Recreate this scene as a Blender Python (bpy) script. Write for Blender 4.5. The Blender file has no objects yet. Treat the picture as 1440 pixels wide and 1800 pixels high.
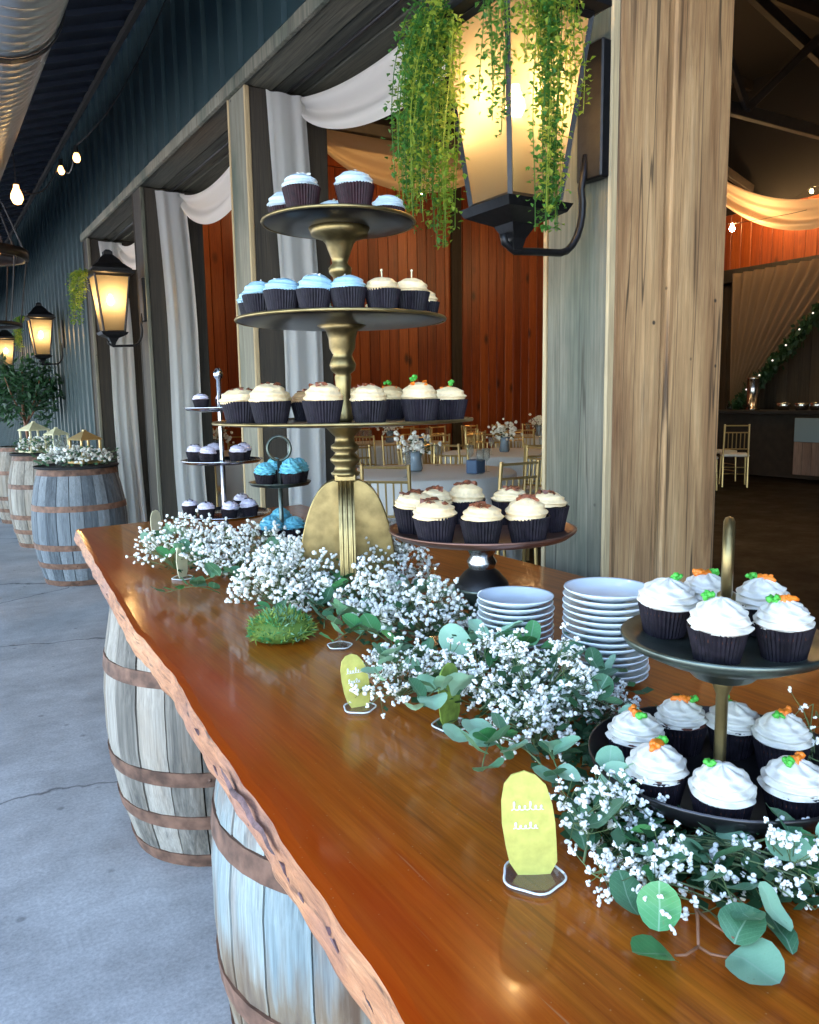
import bpy, math, random
from math import sin, cos, pi, radians as R
from mathutils import Vector, Matrix

# ------------------------------------------------------------------ camera, sky, sun, exposure
S = bpy.context.scene
COL = S.collection
cam_d = bpy.data.cameras.new('camera'); cam = bpy.data.objects.new('camera', cam_d); COL.objects.link(cam)
cam_d.sensor_fit = 'VERTICAL'; cam_d.sensor_height = 36.0; cam_d.sensor_width = 28.8
cam_d.lens = 28.0; cam_d.clip_start = 0.02; cam_d.clip_end = 2000
YAW, PITCH, ROLL = R(31.5), R(8.1), R(0.87)
fw = Vector((sin(YAW)*cos(PITCH), cos(YAW)*cos(PITCH), -sin(PITCH)))
rt = Vector((cos(YAW), -sin(YAW), 0)); up = rt.cross(fw)
r2 = rt*cos(ROLL) - up*sin(ROLL); u2 = up*cos(ROLL) + rt*sin(ROLL)
M = Matrix((r2, u2, -fw)).transposed().to_4x4(); M.translation = Vector((0, 0, 1.36))
cam.matrix_world = M
S.camera = cam

SUN_EL, SUN_AZ = R(52), R(70)          # the sun stands behind the building: the porch is in open shade
W = bpy.data.worlds.new('World'); S.world = W; W.use_nodes = True
wn = W.node_tree.nodes; wl = W.node_tree.links
sky = wn.new('ShaderNodeTexSky'); sky.sky_type = 'NISHITA'; sky.sun_disc = False
sky.dust_density = 1.6; sky.ozone_density = .5; sky.sun_elevation = SUN_EL; sky.sun_rotation = SUN_AZ
wl.new(sky.outputs[0], wn['Background'].inputs[0]); wn['Background'].inputs[1].default_value = 0.15
sun_d = bpy.data.lights.new('sun', 'SUN'); sun_d.energy = 3.5; sun_d.angle = R(0.5); sun_d.color = (1, .95, .88)
sun = bpy.data.objects.new('sun', sun_d); COL.objects.link(sun)
sd = Vector((sin(SUN_AZ)*cos(SUN_EL), cos(SUN_AZ)*cos(SUN_EL), sin(SUN_EL)))
sun.rotation_euler = sd.to_track_quat('Z', 'Y').to_euler(); sun.location = (20, 10, 30)
S.view_settings.view_transform = 'Standard'; S.view_settings.look = 'None'
S.view_settings.gamma = 1; S.view_settings.use_curve_mapping = False
S.view_settings.exposure = 3.6
S.render.engine = 'CYCLES'
S.cycles.use_denoising = True
S.cycles.max_bounces = 8; S.cycles.diffuse_bounces = 4; S.cycles.glossy_bounces = 4; S.cycles.transmission_bounces = 6
S.cycles.transparent_max_bounces = 12; S.cycles.caustics_reflective = False; S.cycles.caustics_refractive = False
S.cycles.sample_clamp_indirect = 6
rnd = random.Random(7)

# ------------------------------------------------------------------ mesh helpers
class MB:
    def __init__(s): s.v = []; s.f = []; s.sm = False
    def add(s, vs, fs):
        n = len(s.v); s.v += [tuple(v) for v in vs]; s.f += [tuple(i+n for i in f) for f in fs]; return s
    def box(s, x0, x1, y0, y1, z0, z1, mat=None):
        vs = [Vector((x, y, z)) for z in (z0, z1) for y in (y0, y1) for x in (x0, x1)]
        if mat: vs = [mat @ v for v in vs]
        return s.add(vs, [(0,2,3,1),(4,5,7,6),(0,1,5,4),(2,6,7,3),(0,4,6,2),(1,3,7,5)])
    def bbox(s, x0, x1, y0, y1, z0, z1, b=.003, mat=None):
        """box with chamfered edges along all sides"""
        vs = []; 
        for (dx, dy, dz) in ((b,b,0),(b,0,b),(0,b,b)):
            for z in (z0+dz, z1-dz):
                for y in (y0+dy, y1-dy):
                    for x in (x0+dx, x1-dx): vs.append(Vector((x, y, z)))
        if mat: vs = [mat @ v for v in vs]
        Z = lambda i: i; Y = lambda i: 8+i; X = lambda i: 16+i
        f = [(Z(0),Z(2),Z(3),Z(1)), (Z(4),Z(5),Z(7),Z(6)), (Y(0),Y(1),Y(5),Y(4)), (Y(2),Y(6),Y(7),Y(3)),
             (X(0),X(4),X(6),X(2)), (X(1),X(3),X(7),X(5))]
        f += [(Z(0),Z(1),Y(1),Y(0)),(Z(3),Z(2),Y(2),Y(3)),(Z(5),Z(4),Y(4),Y(5)),(Z(6),Z(7),Y(7),Y(6)),
              (Z(2),Z(0),X(0),X(2)),(Z(1),Z(3),X(3),X(1)),(Z(4),Z(6),X(6),X(4)),(Z(7),Z(5),X(5),X(7)),
              (Y(0),Y(4),X(4),X(0)),(Y(5),Y(1),X(1),X(5)),(Y(6),Y(2),X(2),X(6)),(Y(3),Y(7),X(7),X(3))]
        for i in range(8): f.append((X(i), Y(i), Z(i)))
        return s.add(vs, f)
    def lathe(s, prof, n=24, mat=None, fn=None, capb=False, capt=False):
        vs = []; fs = []
        for k, (r, z) in enumerate(prof):
            for i in range(n):
                a = 2*pi*i/n
                rr, zz = (r, z) if fn is None else fn(r, z, a, k)
                v = Vector((rr*cos(a), rr*sin(a), zz)); vs.append(mat @ v if mat else v)
        for k in range(len(prof)-1):
            for i in range(n):
                j = (i+1) % n
                fs.append((k*n+i, k*n+j, (k+1)*n+j, (k+1)*n+i))
        if capb: fs.append(tuple(reversed(range(n))))
        if capt: fs.append(tuple((len(prof)-1)*n+i for i in range(n)))
        return s.add(vs, fs)
    def tube(s, pts, r, n=6, taper=1.0):
        pts = [Vector(p) for p in pts]; vs = []; fs = []
        m = len(pts); prev = None
        for k, p in enumerate(pts):
            d = (pts[min(k+1, m-1)] - pts[max(k-1, 0)])
            if d.length < 1e-9: d = Vector((0, 0, 1))
            d.normalize()
            a = prev if prev is not None else (Vector((1, 0, 0)) if abs(d.x) < .8 else Vector((0, 1, 0)))
            u = (a - d*a.dot(d)).normalized(); prev = u; w = d.cross(u)
            rr = r*(1 + (taper-1)*k/max(1, m-1))
            for i in range(n):
                t = 2*pi*i/n; vs.append(p + u*(rr*cos(t)) + w*(rr*sin(t)))
        for k in range(m-1):
            for i in range(n):
                j = (i+1) % n; fs.append((k*n+i, k*n+j, (k+1)*n+j, (k+1)*n+i))
        fs.append(tuple(reversed(range(n)))); fs.append(tuple((m-1)*n+i for i in range(n)))
        return s.add(vs, fs)
    def grid(s, fn, nu, nv, thick=0):
        vs = [fn(i/nu, j/nv) for j in range(nv+1) for i in range(nu+1)]
        fs = [(j*(nu+1)+i, j*(nu+1)+i+1, (j+1)*(nu+1)+i+1, (j+1)*(nu+1)+i) for j in range(nv) for i in range(nu)]
        return s.add(vs, fs)
    def ico(s, c, r, jit=0, rg=None, sx=1, sy=1, sz=1):
        t = (1+5**.5)/2; vs = []
        for x, y, z in ICO_V:
            q = 1 + (rg.uniform(-jit, jit) if rg else 0)
            vs.append((c[0]+x*r*q*sx, c[1]+y*r*q*sy, c[2]+z*r*q*sz))
        return s.add(vs, ICO_F)
    def mesh(s, name, smooth=False):
        m = bpy.data.meshes.new(name); m.from_pydata(s.v, [], s.f); m.update()
        if smooth: m.polygons.foreach_set('use_smooth', [True]*len(m.polygons))
        return m
    def build(s, name, mat, parent=None, smooth=False, world=False, kind=None):
        return link(name, s.mesh(name, smooth), mat, parent, world, kind)
_t = (1+5**.5)/2; _l = (1+_t*_t)**.5
ICO_V = [(a/_l, b/_l, c/_l) for a, b, c in ((-1,_t,0),(1,_t,0),(-1,-_t,0),(1,-_t,0),(0,-1,_t),(0,1,_t),(0,-1,-_t),(0,1,-_t),(_t,0,-1),(_t,0,1),(-_t,0,-1),(-_t,0,1))]
ICO_F = [(0,11,5),(0,5,1),(0,1,7),(0,7,10),(0,10,11),(1,5,9),(5,11,4),(11,10,2),(10,7,6),(7,1,8),(3,9,4),(3,4,2),(3,2,6),(3,6,8),(3,8,9),(4,9,5),(2,4,11),(6,2,10),(8,6,7),(9,8,1)]

KIDS = {}
def link(name, me, mat=None, parent=None, world=False, kind=None):
    o = bpy.data.objects.new(name, me); COL.objects.link(o)
    if mat is not None and len(me.materials) == 0: me.materials.append(mat)
    elif mat is not None and me.materials[0] != mat: o.material_slots[0].link = 'OBJECT'; o.material_slots[0].material = mat
    if parent is not None:
        o.parent = parent; KIDS.setdefault(parent.name, []).append(o)
        if world:                                  # geometry written in world coordinates
            q = parent
            off = Vector((0, 0, 0))
            while q is not None: off -= Vector(q.location); q = q.parent
            o.location = off
    if kind: o['kind'] = kind
    return o
def tag(o, label=None, cat=None, group=None, kind=None):
    if label: o['label'] = label
    if cat: o['category'] = cat
    if group: o['group'] = group
    if kind: o['kind'] = kind
    return o
def thing(name, label, cat, loc=(0, 0, 0), rz=0, group=None):
    o = bpy.data.objects.new(name, None); o.empty_display_size = .05; COL.objects.link(o)
    o.location = loc; o.rotation_euler = (0, 0, rz)
    return tag(o, label, cat, group)
def copy_tree(src, parent=None):
    c = src.copy(); COL.objects.link(c)
    if parent is not None: c.parent = parent; KIDS.setdefault(parent.name, []).append(c)
    for ch in KIDS.get(src.name, ()): copy_tree(ch, c)
    return c
def dup(src, loc, rz=0, label=None, group=None, scale=None):
    c = copy_tree(src); c.location = loc; c.rotation_euler = (0, 0, rz)
    if scale: c.scale = (scale,)*3
    if label: c['label'] = label
    if group: c['group'] = group
    return c
ORD = ['first', 'second', 'third', 'fourth', 'fifth', 'sixth', 'seventh', 'eighth', 'ninth', 'tenth', 'eleventh', 'twelfth', 'thirteenth', 'fourteenth', 'fifteenth', 'sixteenth', 'seventeenth', 'eighteenth']

# ------------------------------------------------------------------ materials
def nodes(name):
    m = bpy.data.materials.new(name); m.use_nodes = True
    nt = m.node_tree; return m, nt, nt.nodes['Principled BSDF']
def plain(name, col, rough=.5, metal=0, var=0, scale=20, bump=0, coat=0, sheen=0, emit=None, es=0, trans=0, spec=None, sss=0):
    m, nt, b = nodes(name); N = nt.nodes; L = nt.links
    b.inputs['Roughness'].default_value = rough; b.inputs['Metallic'].default_value = metal
    b.inputs['Coat Weight'].default_value = coat; b.inputs['Sheen Weight'].default_value = sheen
    b.inputs['Transmission Weight'].default_value = trans
    if spec is not None: b.inputs['Specular IOR Level'].default_value = spec
    if sss:
        b.inputs['Subsurface Weight'].default_value = sss; b.inputs['Subsurface Radius'].default_value = (.004, .004, .003); b.inputs['Subsurface Scale'].default_value = 1
    b.inputs['Base Color'].default_value = (*col, 1)
    if emit: b.inputs['Emission Color'].default_value = (*emit, 1); b.inputs['Emission Strength'].default_value = es
    if var or bump:
        tc = N.new('ShaderNodeTexCoord'); nz = N.new('ShaderNodeTexNoise'); nz.inputs['Scale'].default_value = scale; nz.inputs['Detail'].default_value = 6
        oi = N.new('ShaderNodeObjectInfo'); ad = N.new('ShaderNodeVectorMath'); ad.operation = 'MULTIPLY_ADD'
        L.new(oi.outputs['Random'], ad.inputs[0]); ad.inputs[1].default_value = (37, 53, 71); L.new(tc.outputs['Object'], ad.inputs[2])
        L.new(ad.outputs[0], nz.inputs['Vector'])
        if var:
            mx = N.new('ShaderNodeMix'); mx.data_type = 'RGBA'
            mx.inputs['A'].default_value = (*[c*(1-var) for c in col], 1); mx.inputs['B'].default_value = (*[min(1, c*(1+var)) for c in col], 1)
            mr = N.new('ShaderNodeMapRange'); mr.inputs[1].default_value = .3; mr.inputs[2].default_value = .7
            L.new(nz.outputs[0], mr.inputs[0])
            a2 = N.new('ShaderNodeMath'); a2.operation = 'MULTIPLY_ADD'; a2.inputs[1].default_value = .5
            rs = N.new('ShaderNodeMath'); rs.operation = 'SUBTRACT'; L.new(oi.outputs['Random'], rs.inputs[0]); rs.inputs[1].default_value = .5
            L.new(rs.outputs[0], a2.inputs[0]); L.new(mr.outputs[0], a2.inputs[2])
            L.new(a2.outputs[0], mx.inputs['Factor']); L.new(mx.outputs['Result'], b.inputs['Base Color'])
        if bump:
            bp = N.new('ShaderNodeBump'); bp.inputs['Strength'].default_value = bump; bp.inputs['Distance'].default_value = .01
            L.new(nz.outputs[0], bp.inputs['Height']); L.new(bp.outputs[0], b.inputs['Normal'])
    return m
def ramp(N, stops):
    r = N.new('ShaderNodeValToRGB'); e = r.color_ramp.elements
    while len(e) > 1: e.remove(e[-1])
    e[0].position = stops[0][0]; e[0].color = (*stops[0][1], 1)
    for p, c in stops[1:]:
        q = e.new(p); q.color = (*c, 1)
    return r
def wood(name, stops, axis='z', grain=40, stretch=.06, rough=.7, bump=.3, knots=0, knot_col=(.02,.01,.005), coat=0, stain=None, var=.35, holes=0, coatr=.1, streak=0, fine=.28, cracks=0):
    """weathered / varnished timber: stretched noise grain, blotches, knots, nail holes"""
    m, nt, b = nodes(name); N = nt.nodes; L = nt.links
    tc = N.new('ShaderNodeTexCoord'); oi = N.new('ShaderNodeObjectInfo')
    ad = N.new('ShaderNodeVectorMath'); ad.operation = 'MULTIPLY_ADD'
    L.new(oi.outputs['Random'], ad.inputs[0]); ad.inputs[1].default_value = (37, 53, 71); L.new(tc.outputs['Object'], ad.inputs[2])
    mp = N.new('ShaderNodeMapping'); sc = [1, 1, 1]; sc['xyz'.index(axis)] = stretch; mp.inputs['Scale'].default_value = sc
    L.new(ad.outputs[0], mp.inputs['Vector'])
    wob = N.new('ShaderNodeTexNoise'); wob.inputs['Scale'].default_value = grain*.12; wob.inputs['Detail'].default_value = 3
    L.new(mp.outputs[0], wob.inputs['Vector'])
    n1 = N.new('ShaderNodeTexNoise'); n1.inputs['Scale'].default_value = grain; n1.inputs['Detail'].default_value = 9; n1.inputs['Roughness'].default_value = .65; n1.inputs['Distortion'].default_value = .6
    L.new(mp.outputs[0], n1.inputs['Vector'])
    mixv = N.new('ShaderNodeMath'); mixv.operation = 'MULTIPLY_ADD'; mixv.inputs[1].default_value = .55
    L.new(n1.outputs[0], mixv.inputs[0])
    w2 = N.new('ShaderNodeMath'); w2.operation = 'MULTIPLY'; w2.inputs[1].default_value = .5; L.new(wob.outputs[0], w2.inputs[0]); L.new(w2.outputs[0], mixv.inputs[2])
    rv = N.new('ShaderNodeMath'); rv.operation = 'MULTIPLY_ADD'; rv.inputs[1].default_value = var*.5; L.new(oi.outputs['Random'], rv.inputs[0])
    sb = N.new('ShaderNodeMath'); sb.operation = 'SUBTRACT'; sb.inputs[1].default_value = var*.25; L.new(mixv.outputs[0], sb.inputs[0]); L.new(sb.outputs[0], rv.inputs[2])
    r = ramp(N, stops); L.new(rv.outputs[0], r.inputs[0]); col = r.outputs[0]; hgt = n1.outputs[0]
    def mixto(c, fac, colr):
        mx = N.new('ShaderNodeMix'); mx.data_type = 'RGBA'; L.new(fac, mx.inputs['Factor']); L.new(c, mx.inputs['A']); mx.inputs['B'].default_value = (*colr, 1); return mx.outputs['Result']
    def rng(o, a, bb, c=0, d=1):
        q = N.new('ShaderNodeMapRange'); q.inputs[1].default_value = a; q.inputs[2].default_value = bb; q.inputs[3].default_value = c; q.inputs[4].default_value = d; L.new(o, q.inputs[0]); return q.outputs[0]
    if stain:
        ns = N.new('ShaderNodeTexNoise'); ns.inputs['Scale'].default_value = stain[1]; ns.inputs['Detail'].default_value = 5
        m3 = N.new('ShaderNodeMapping'); s3 = [1,1,1]; s3['xyz'.index(axis)] = .35; m3.inputs['Scale'].default_value = s3; L.new(ad.outputs[0], m3.inputs['Vector']); L.new(m3.outputs[0], ns.inputs['Vector'])
        col = mixto(col, rng(ns.outputs[0], .5, .72, 0, stain[2]), stain[0])
    if knots:
        vk = N.new('ShaderNodeTexVoronoi'); vk.inputs['Scale'].default_value = knots
        m2 = N.new('ShaderNodeMapping'); s2 = [1,1,1]; s2['xyz'.index(axis)] = .5; m2.inputs['Scale'].default_value = s2; L.new(ad.outputs[0], m2.inputs['Vector']); L.new(m2.outputs[0], vk.inputs['Vector'])
        col = mixto(col, rng(vk.outputs['Distance'], .17, .05, 0, .9), knot_col)
    if holes:
        vh = N.new('ShaderNodeTexVoronoi'); vh.inputs['Scale'].default_value = holes; L.new(ad.outputs[0], vh.inputs['Vector'])
        col = mixto(col, rng(vh.outputs['Distance'], .07, .035, 0, .9), (.008, .006, .005))
    if streak:
        n4 = N.new('ShaderNodeTexNoise'); n4.inputs['Scale'].default_value = grain*2.2; n4.inputs['Detail'].default_value = 4
        m4 = N.new('ShaderNodeMapping'); s4 = [1,1,1]; s4['xyz'.index(axis)] = stretch*.35; m4.inputs['Scale'].default_value = s4; L.new(ad.outputs[0], m4.inputs['Vector']); L.new(m4.outputs[0], n4.inputs['Vector'])
        col = mixto(col, rng(n4.outputs[0], .58, .7, 0, streak), tuple(c*.25 for c in stops[0][1]))
    nf = N.new('ShaderNodeTexNoise'); nf.inputs['Scale'].default_value = max(150, grain*5); nf.inputs['Detail'].default_value = 6; nf.inputs['Roughness'].default_value = .7
    mf = N.new('ShaderNodeMapping'); sf = [1,1,1]; sf['xyz'.index(axis)] = .035; mf.inputs['Scale'].default_value = sf; L.new(ad.outputs[0], mf.inputs['Vector']); L.new(mf.outputs[0], nf.inputs['Vector'])
    hs = N.new('ShaderNodeHueSaturation'); L.new(col, hs.inputs['Color']); L.new(rng(nf.outputs[0], .32, .68, 1-fine, 1+fine*.8), hs.inputs['Value']); col = hs.outputs['Color']
    if cracks:
        nc = N.new('ShaderNodeTexNoise'); nc.inputs['Scale'].default_value = 9; nc.inputs['Detail'].default_value = 3; nc.inputs['Distortion'].default_value = .15
        mc_ = N.new('ShaderNodeMapping'); sc_ = [1,1,1]; sc_['xyz'.index(axis)] = .022; mc_.inputs['Scale'].default_value = sc_; L.new(ad.outputs[0], mc_.inputs['Vector']); L.new(mc_.outputs[0], nc.inputs['Vector'])
        ab = N.new('ShaderNodeMath'); ab.operation = 'SUBTRACT'; ab.inputs[1].default_value = .5; L.new(nc.outputs[0], ab.inputs[0]); a3 = N.new('ShaderNodeMath'); a3.operation = 'ABSOLUTE'; L.new(ab.outputs[0], a3.inputs[0])
        col = mixto(col, rng(a3.outputs[0], .0065, .002, 0, cracks), (.02, .012, .006))
    L.new(col, b.inputs['Base Color'])
    b.inputs['Roughness'].default_value = rough; b.inputs['Coat Weight'].default_value = coat; b.inputs['Coat Roughness'].default_value = coatr
    if bump:
        bp = N.new('ShaderNodeBump'); bp.inputs['Strength'].default_value = bump; bp.inputs['Distance'].default_value = .006
        L.new(hgt, bp.inputs['Height']); L.new(bp.outputs[0], b.inputs['Normal'])
    return m
def cloth(name, col, tr=.35):
    m, nt, b = nodes(name); N = nt.nodes; L = nt.links
    b.inputs['Base Color'].default_value = (*col, 1); b.inputs['Roughness'].default_value = .85; b.inputs['Sheen Weight'].default_value = .15
    t = N.new('ShaderNodeBsdfTranslucent'); t.inputs[0].default_value = (*col, 1)
    mx = N.new('ShaderNodeMixShader'); mx.inputs[0].default_value = tr
    L.new(b.outputs[0], mx.inputs[1]); L.new(t.outputs[0], mx.inputs[2]); L.new(mx.outputs[0], nt.nodes['Material Output'].inputs[0])
    tc = N.new('ShaderNodeTexCoord'); nz = N.new('ShaderNodeTexNoise'); nz.inputs['Scale'].default_value = 260; L.new(tc.outputs['Object'], nz.inputs['Vector'])
    bp = N.new('ShaderNodeBump'); bp.inputs['Strength'].default_value = .12; bp.inputs['Distance'].default_value = .003; L.new(nz.outputs[0], bp.inputs['Height']); L.new(bp.outputs[0], b.inputs['Normal'])
    return m
def lampglass(name, col, clear=.12):
    m, nt, b = nodes(name); N = nt.nodes; L = nt.links
    t = N.new('ShaderNodeBsdfTranslucent'); t.inputs[0].default_value = (*col, 1)
    tr = N.new('ShaderNodeBsdfTransparent'); tr.inputs[0].default_value = (1, .88, .66, 1)
    tc = N.new('ShaderNodeTexCoord'); nz = N.new('ShaderNodeTexNoise'); nz.inputs['Scale'].default_value = 45; nz.inputs['Detail'].default_value = 3; L.new(tc.outputs['Object'], nz.inputs['Vector'])
    bp = N.new('ShaderNodeBump'); bp.inputs['Strength'].default_value = .3; bp.inputs['Distance'].default_value = .004; L.new(nz.outputs[0], bp.inputs['Height'])
    b.inputs['Base Color'].default_value = (*col, 1); b.inputs['Roughness'].default_value = .12; L.new(bp.outputs[0], b.inputs['Normal'])
    m1 = N.new('ShaderNodeMixShader'); m1.inputs[0].default_value = .78; L.new(b.outputs[0], m1.inputs[1]); L.new(t.outputs[0], m1.inputs[2])
    m2 = N.new('ShaderNodeMixShader'); m2.inputs[0].default_value = clear; L.new(m1.outputs[0], m2.inputs[1]); L.new(tr.outputs[0], m2.inputs[2])
    L.new(m2.outputs[0], nt.nodes['Material Output'].inputs[0]); return m
def leafmat(name, c1, c2, rough=.5, tr=.25, veins=False):
    m, nt, b = nodes(name); N = nt.nodes; L = nt.links
    oi = N.new('ShaderNodeObjectInfo'); tc = N.new('ShaderNodeTexCoord'); nz = N.new('ShaderNodeTexNoise'); nz.inputs['Scale'].default_value = 30; L.new(tc.outputs['Object'], nz.inputs['Vector'])
    a = N.new('ShaderNodeMath'); a.operation = 'MULTIPLY_ADD'; a.inputs[1].default_value = .7; L.new(oi.outputs['Random'], a.inputs[0])
    q = N.new('ShaderNodeMath'); q.operation = 'MULTIPLY'; q.inputs[1].default_value = .35; L.new(nz.outputs[0], q.inputs[0]); L.new(q.outputs[0], a.inputs[2])
    r = ramp(N, [(0.05, c1), (.95, c2)]); L.new(a.outputs[0], r.inputs[0]); L.new(r.outputs[0], b.inputs['Base Color'])
    b.inputs['Roughness'].default_value = rough
    out = r.outputs[0]
    if veins:
        sp = N.new('ShaderNodeSeparateXYZ'); L.new(tc.outputs['Object'], sp.inputs[0]); ax = N.new('ShaderNodeMath'); ax.operation = 'ABSOLUTE'; L.new(sp.outputs['X'], ax.inputs[0])
        ph = N.new('ShaderNodeMath'); ph.operation = 'MULTIPLY_ADD'; ph.inputs[1].default_value = -.75; L.new(ax.outputs[0], ph.inputs[0]); L.new(sp.outputs['Y'], ph.inputs[2])
        sn = N.new('ShaderNodeMath'); sn.operation = 'MULTIPLY'; sn.inputs[1].default_value = 48; L.new(ph.outputs[0], sn.inputs[0]); s2 = N.new('ShaderNodeMath'); s2.operation = 'SINE'; L.new(sn.outputs[0], s2.inputs[0])
        q1 = N.new('ShaderNodeMapRange'); q1.inputs[1].default_value = .82; q1.inputs[2].default_value = 1; q1.inputs[3].default_value = 0; q1.inputs[4].default_value = .10; L.new(s2.outputs[0], q1.inputs[0])
        q2 = N.new('ShaderNodeMapRange'); q2.inputs[1].default_value = .022; q2.inputs[2].default_value = .008; q2.inputs[3].default_value = 0; q2.inputs[4].default_value = .4; L.new(ax.outputs[0], q2.inputs[0])
        mxx = N.new('ShaderNodeMath'); mxx.operation = 'MAXIMUM'; L.new(q1.outputs[0], mxx.inputs[0]); L.new(q2.outputs[0], mxx.inputs[1])
        vm = N.new('ShaderNodeMix'); vm.data_type = 'RGBA'; L.new(mxx.outputs[0], vm.inputs['Factor']); L.new(out, vm.inputs['A']); vm.inputs['B'].default_value = (.42, .56, .40, 1); out = vm.outputs['Result']
        nb = N.new('ShaderNodeTexNoise'); nb.inputs['Scale'].default_value = 5; nb.inputs['Detail'].default_value = 5; L.new(tc.outputs['Object'], nb.inputs['Vector']); q3 = N.new('ShaderNodeMapRange'); q3.inputs[1].default_value = .66; q3.inputs[2].default_value = .76; q3.inputs[3].default_value = 0; q3.inputs[4].default_value = .6; L.new(nb.outputs[0], q3.inputs[0])
        vm2 = N.new('ShaderNodeMix'); vm2.data_type = 'RGBA'; L.new(q3.outputs[0], vm2.inputs['Factor']); L.new(out, vm2.inputs['A']); vm2.inputs['B'].default_value = (.20, .17, .07, 1); out = vm2.outputs['Result']
        L.new(out, b.inputs['Base Color'])
    t = N.new('ShaderNodeBsdfTranslucent'); L.new(out, t.inputs[0])
    mx = N.new('ShaderNodeMixShader'); mx.inputs[0].default_value = tr; L.new(b.outputs[0], mx.inputs[1]); L.new(t.outputs[0], mx.inputs[2]); L.new(mx.outputs[0], nt.nodes['Material Output'].inputs[0])
    return m
def clearmat(name, col):
    m, nt, b = nodes(name); N = nt.nodes; L = nt.links
    t = N.new('ShaderNodeBsdfTransparent'); t.inputs[0].default_value = (*col, 1); g = N.new('ShaderNodeBsdfGlossy'); g.inputs['Roughness'].default_value = .05
    lw = N.new('ShaderNodeLayerWeight'); lw.inputs[0].default_value = .5; d = N.new('ShaderNodeBsdfDiffuse'); d.inputs[0].default_value = (.8, .8, .78, 1)
    m0 = N.new('ShaderNodeMixShader'); m0.inputs[0].default_value = .05; L.new(t.outputs[0], m0.inputs[1]); L.new(d.outputs[0], m0.inputs[2])
    mx = N.new('ShaderNodeMixShader'); pw_ = N.new('ShaderNodeMath'); pw_.operation = 'MULTIPLY'; pw_.inputs[1].default_value = .35; L.new(lw.outputs['Facing'], pw_.inputs[0]); L.new(pw_.outputs[0], mx.inputs[0]); L.new(m0.outputs[0], mx.inputs[1]); L.new(g.outputs[0], mx.inputs[2]); L.new(mx.outputs[0], nt.nodes['Material Output'].inputs[0])
    return m
def concrete(name, c1, c2, rough=(.18, .5), cracks=True):
    m, nt, b = nodes(name); N = nt.nodes; L = nt.links
    tc = N.new('ShaderNodeTexCoord')
    n1 = N.new('ShaderNodeTexNoise'); n1.inputs['Scale'].default_value = 2.6; n1.inputs['Detail'].default_value = 14; n1.inputs['Roughness'].default_value = .74; L.new(tc.outputs['Object'], n1.inputs['Vector'])
    mp = N.new('ShaderNodeMapping'); mp.inputs['Rotation'].default_value = (0, 0, .5); mp.inputs['Scale'].default_value = (3, 7, 1); L.new(tc.outputs['Object'], mp.inputs[0])
    n2 = N.new('ShaderNodeTexNoise'); n2.inputs['Scale'].default_value = 1.3; n2.inputs['Detail'].default_value = 8; n2.inputs['Distortion'].default_value = 1.5; L.new(mp.outputs[0], n2.inputs['Vector'])
    mm = N.new('ShaderNodeMath'); mm.operation = 'MULTIPLY_ADD'; mm.inputs[1].default_value = .15; L.new(n2.outputs[0], mm.inputs[0])
    h = N.new('ShaderNodeMath'); h.operation = 'MULTIPLY'; h.inputs[1].default_value = .85; L.new(n1.outputs[0], h.inputs[0]); L.new(h.outputs[0], mm.inputs[2])
    r = ramp(N, [(.36, c1), (.62, c2)]); L.new(mm.outputs[0], r.inputs[0]); col = r.outputs[0]
    if cracks:
        nw = N.new('ShaderNodeTexNoise'); nw.inputs['Scale'].default_value = 2.2; nw.inputs['Detail'].default_value = 6; L.new(tc.outputs['Object'], nw.inputs['Vector'])
        va = N.new('ShaderNodeVectorMath'); va.operation = 'MULTIPLY_ADD'; L.new(nw.outputs['Color'], va.inputs[0]); va.inputs[1].default_value = (.5, .5, 0); L.new(tc.outputs['Object'], va.inputs[2])
        vo = N.new('ShaderNodeTexVoronoi'); vo.feature = 'DISTANCE_TO_EDGE'; vo.inputs['Scale'].default_value = .55; L.new(va.outputs[0], vo.inputs['Vector'])
        mr = N.new('ShaderNodeMapRange'); mr.inputs[1].default_value = .0; mr.inputs[2].default_value = .006; mr.inputs[3].default_value = .75; mr.inputs[4].default_value = 0; L.new(vo.outputs['Distance'], mr.inputs[0])
        mx = N.new('ShaderNodeMix'); mx.data_type = 'RGBA'; L.new(mr.outputs[0], mx.inputs['Factor']); L.new(col, mx.inputs['A']); mx.inputs['B'].default_value = (.02, .02, .02, 1); col = mx.outputs['Result']
    ng = N.new('ShaderNodeTexNoise'); ng.inputs['Scale'].default_value = 95; ng.inputs['Detail'].default_value = 5; ng.inputs['Roughness'].default_value = .75; L.new(tc.outputs['Object'], ng.inputs['Vector'])
    rg_ = N.new('ShaderNodeMapRange'); rg_.inputs[1].default_value = .3; rg_.inputs[2].default_value = .7; rg_.inputs[3].default_value = .72; rg_.inputs[4].default_value = 1.2; L.new(ng.outputs[0], rg_.inputs[0])
    vs_ = N.new('ShaderNodeTexVoronoi'); vs_.inputs['Scale'].default_value = 7; L.new(tc.outputs['Object'], vs_.inputs['Vector']); m5 = N.new('ShaderNodeMapRange'); m5.inputs[1].default_value = .05; m5.inputs[2].default_value = .11; m5.inputs[3].default_value = .6; m5.inputs[4].default_value = 1; L.new(vs_.outputs['Distance'], m5.inputs[0])
    mu = N.new('ShaderNodeMath'); mu.operation = 'MULTIPLY'; L.new(rg_.outputs[0], mu.inputs[0]); L.new(m5.outputs[0], mu.inputs[1])
    hs = N.new('ShaderNodeHueSaturation'); L.new(col, hs.inputs['Color']); L.new(mu.outputs[0], hs.inputs['Value']); L.new(hs.outputs['Color'], b.inputs['Base Color'])
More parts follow.
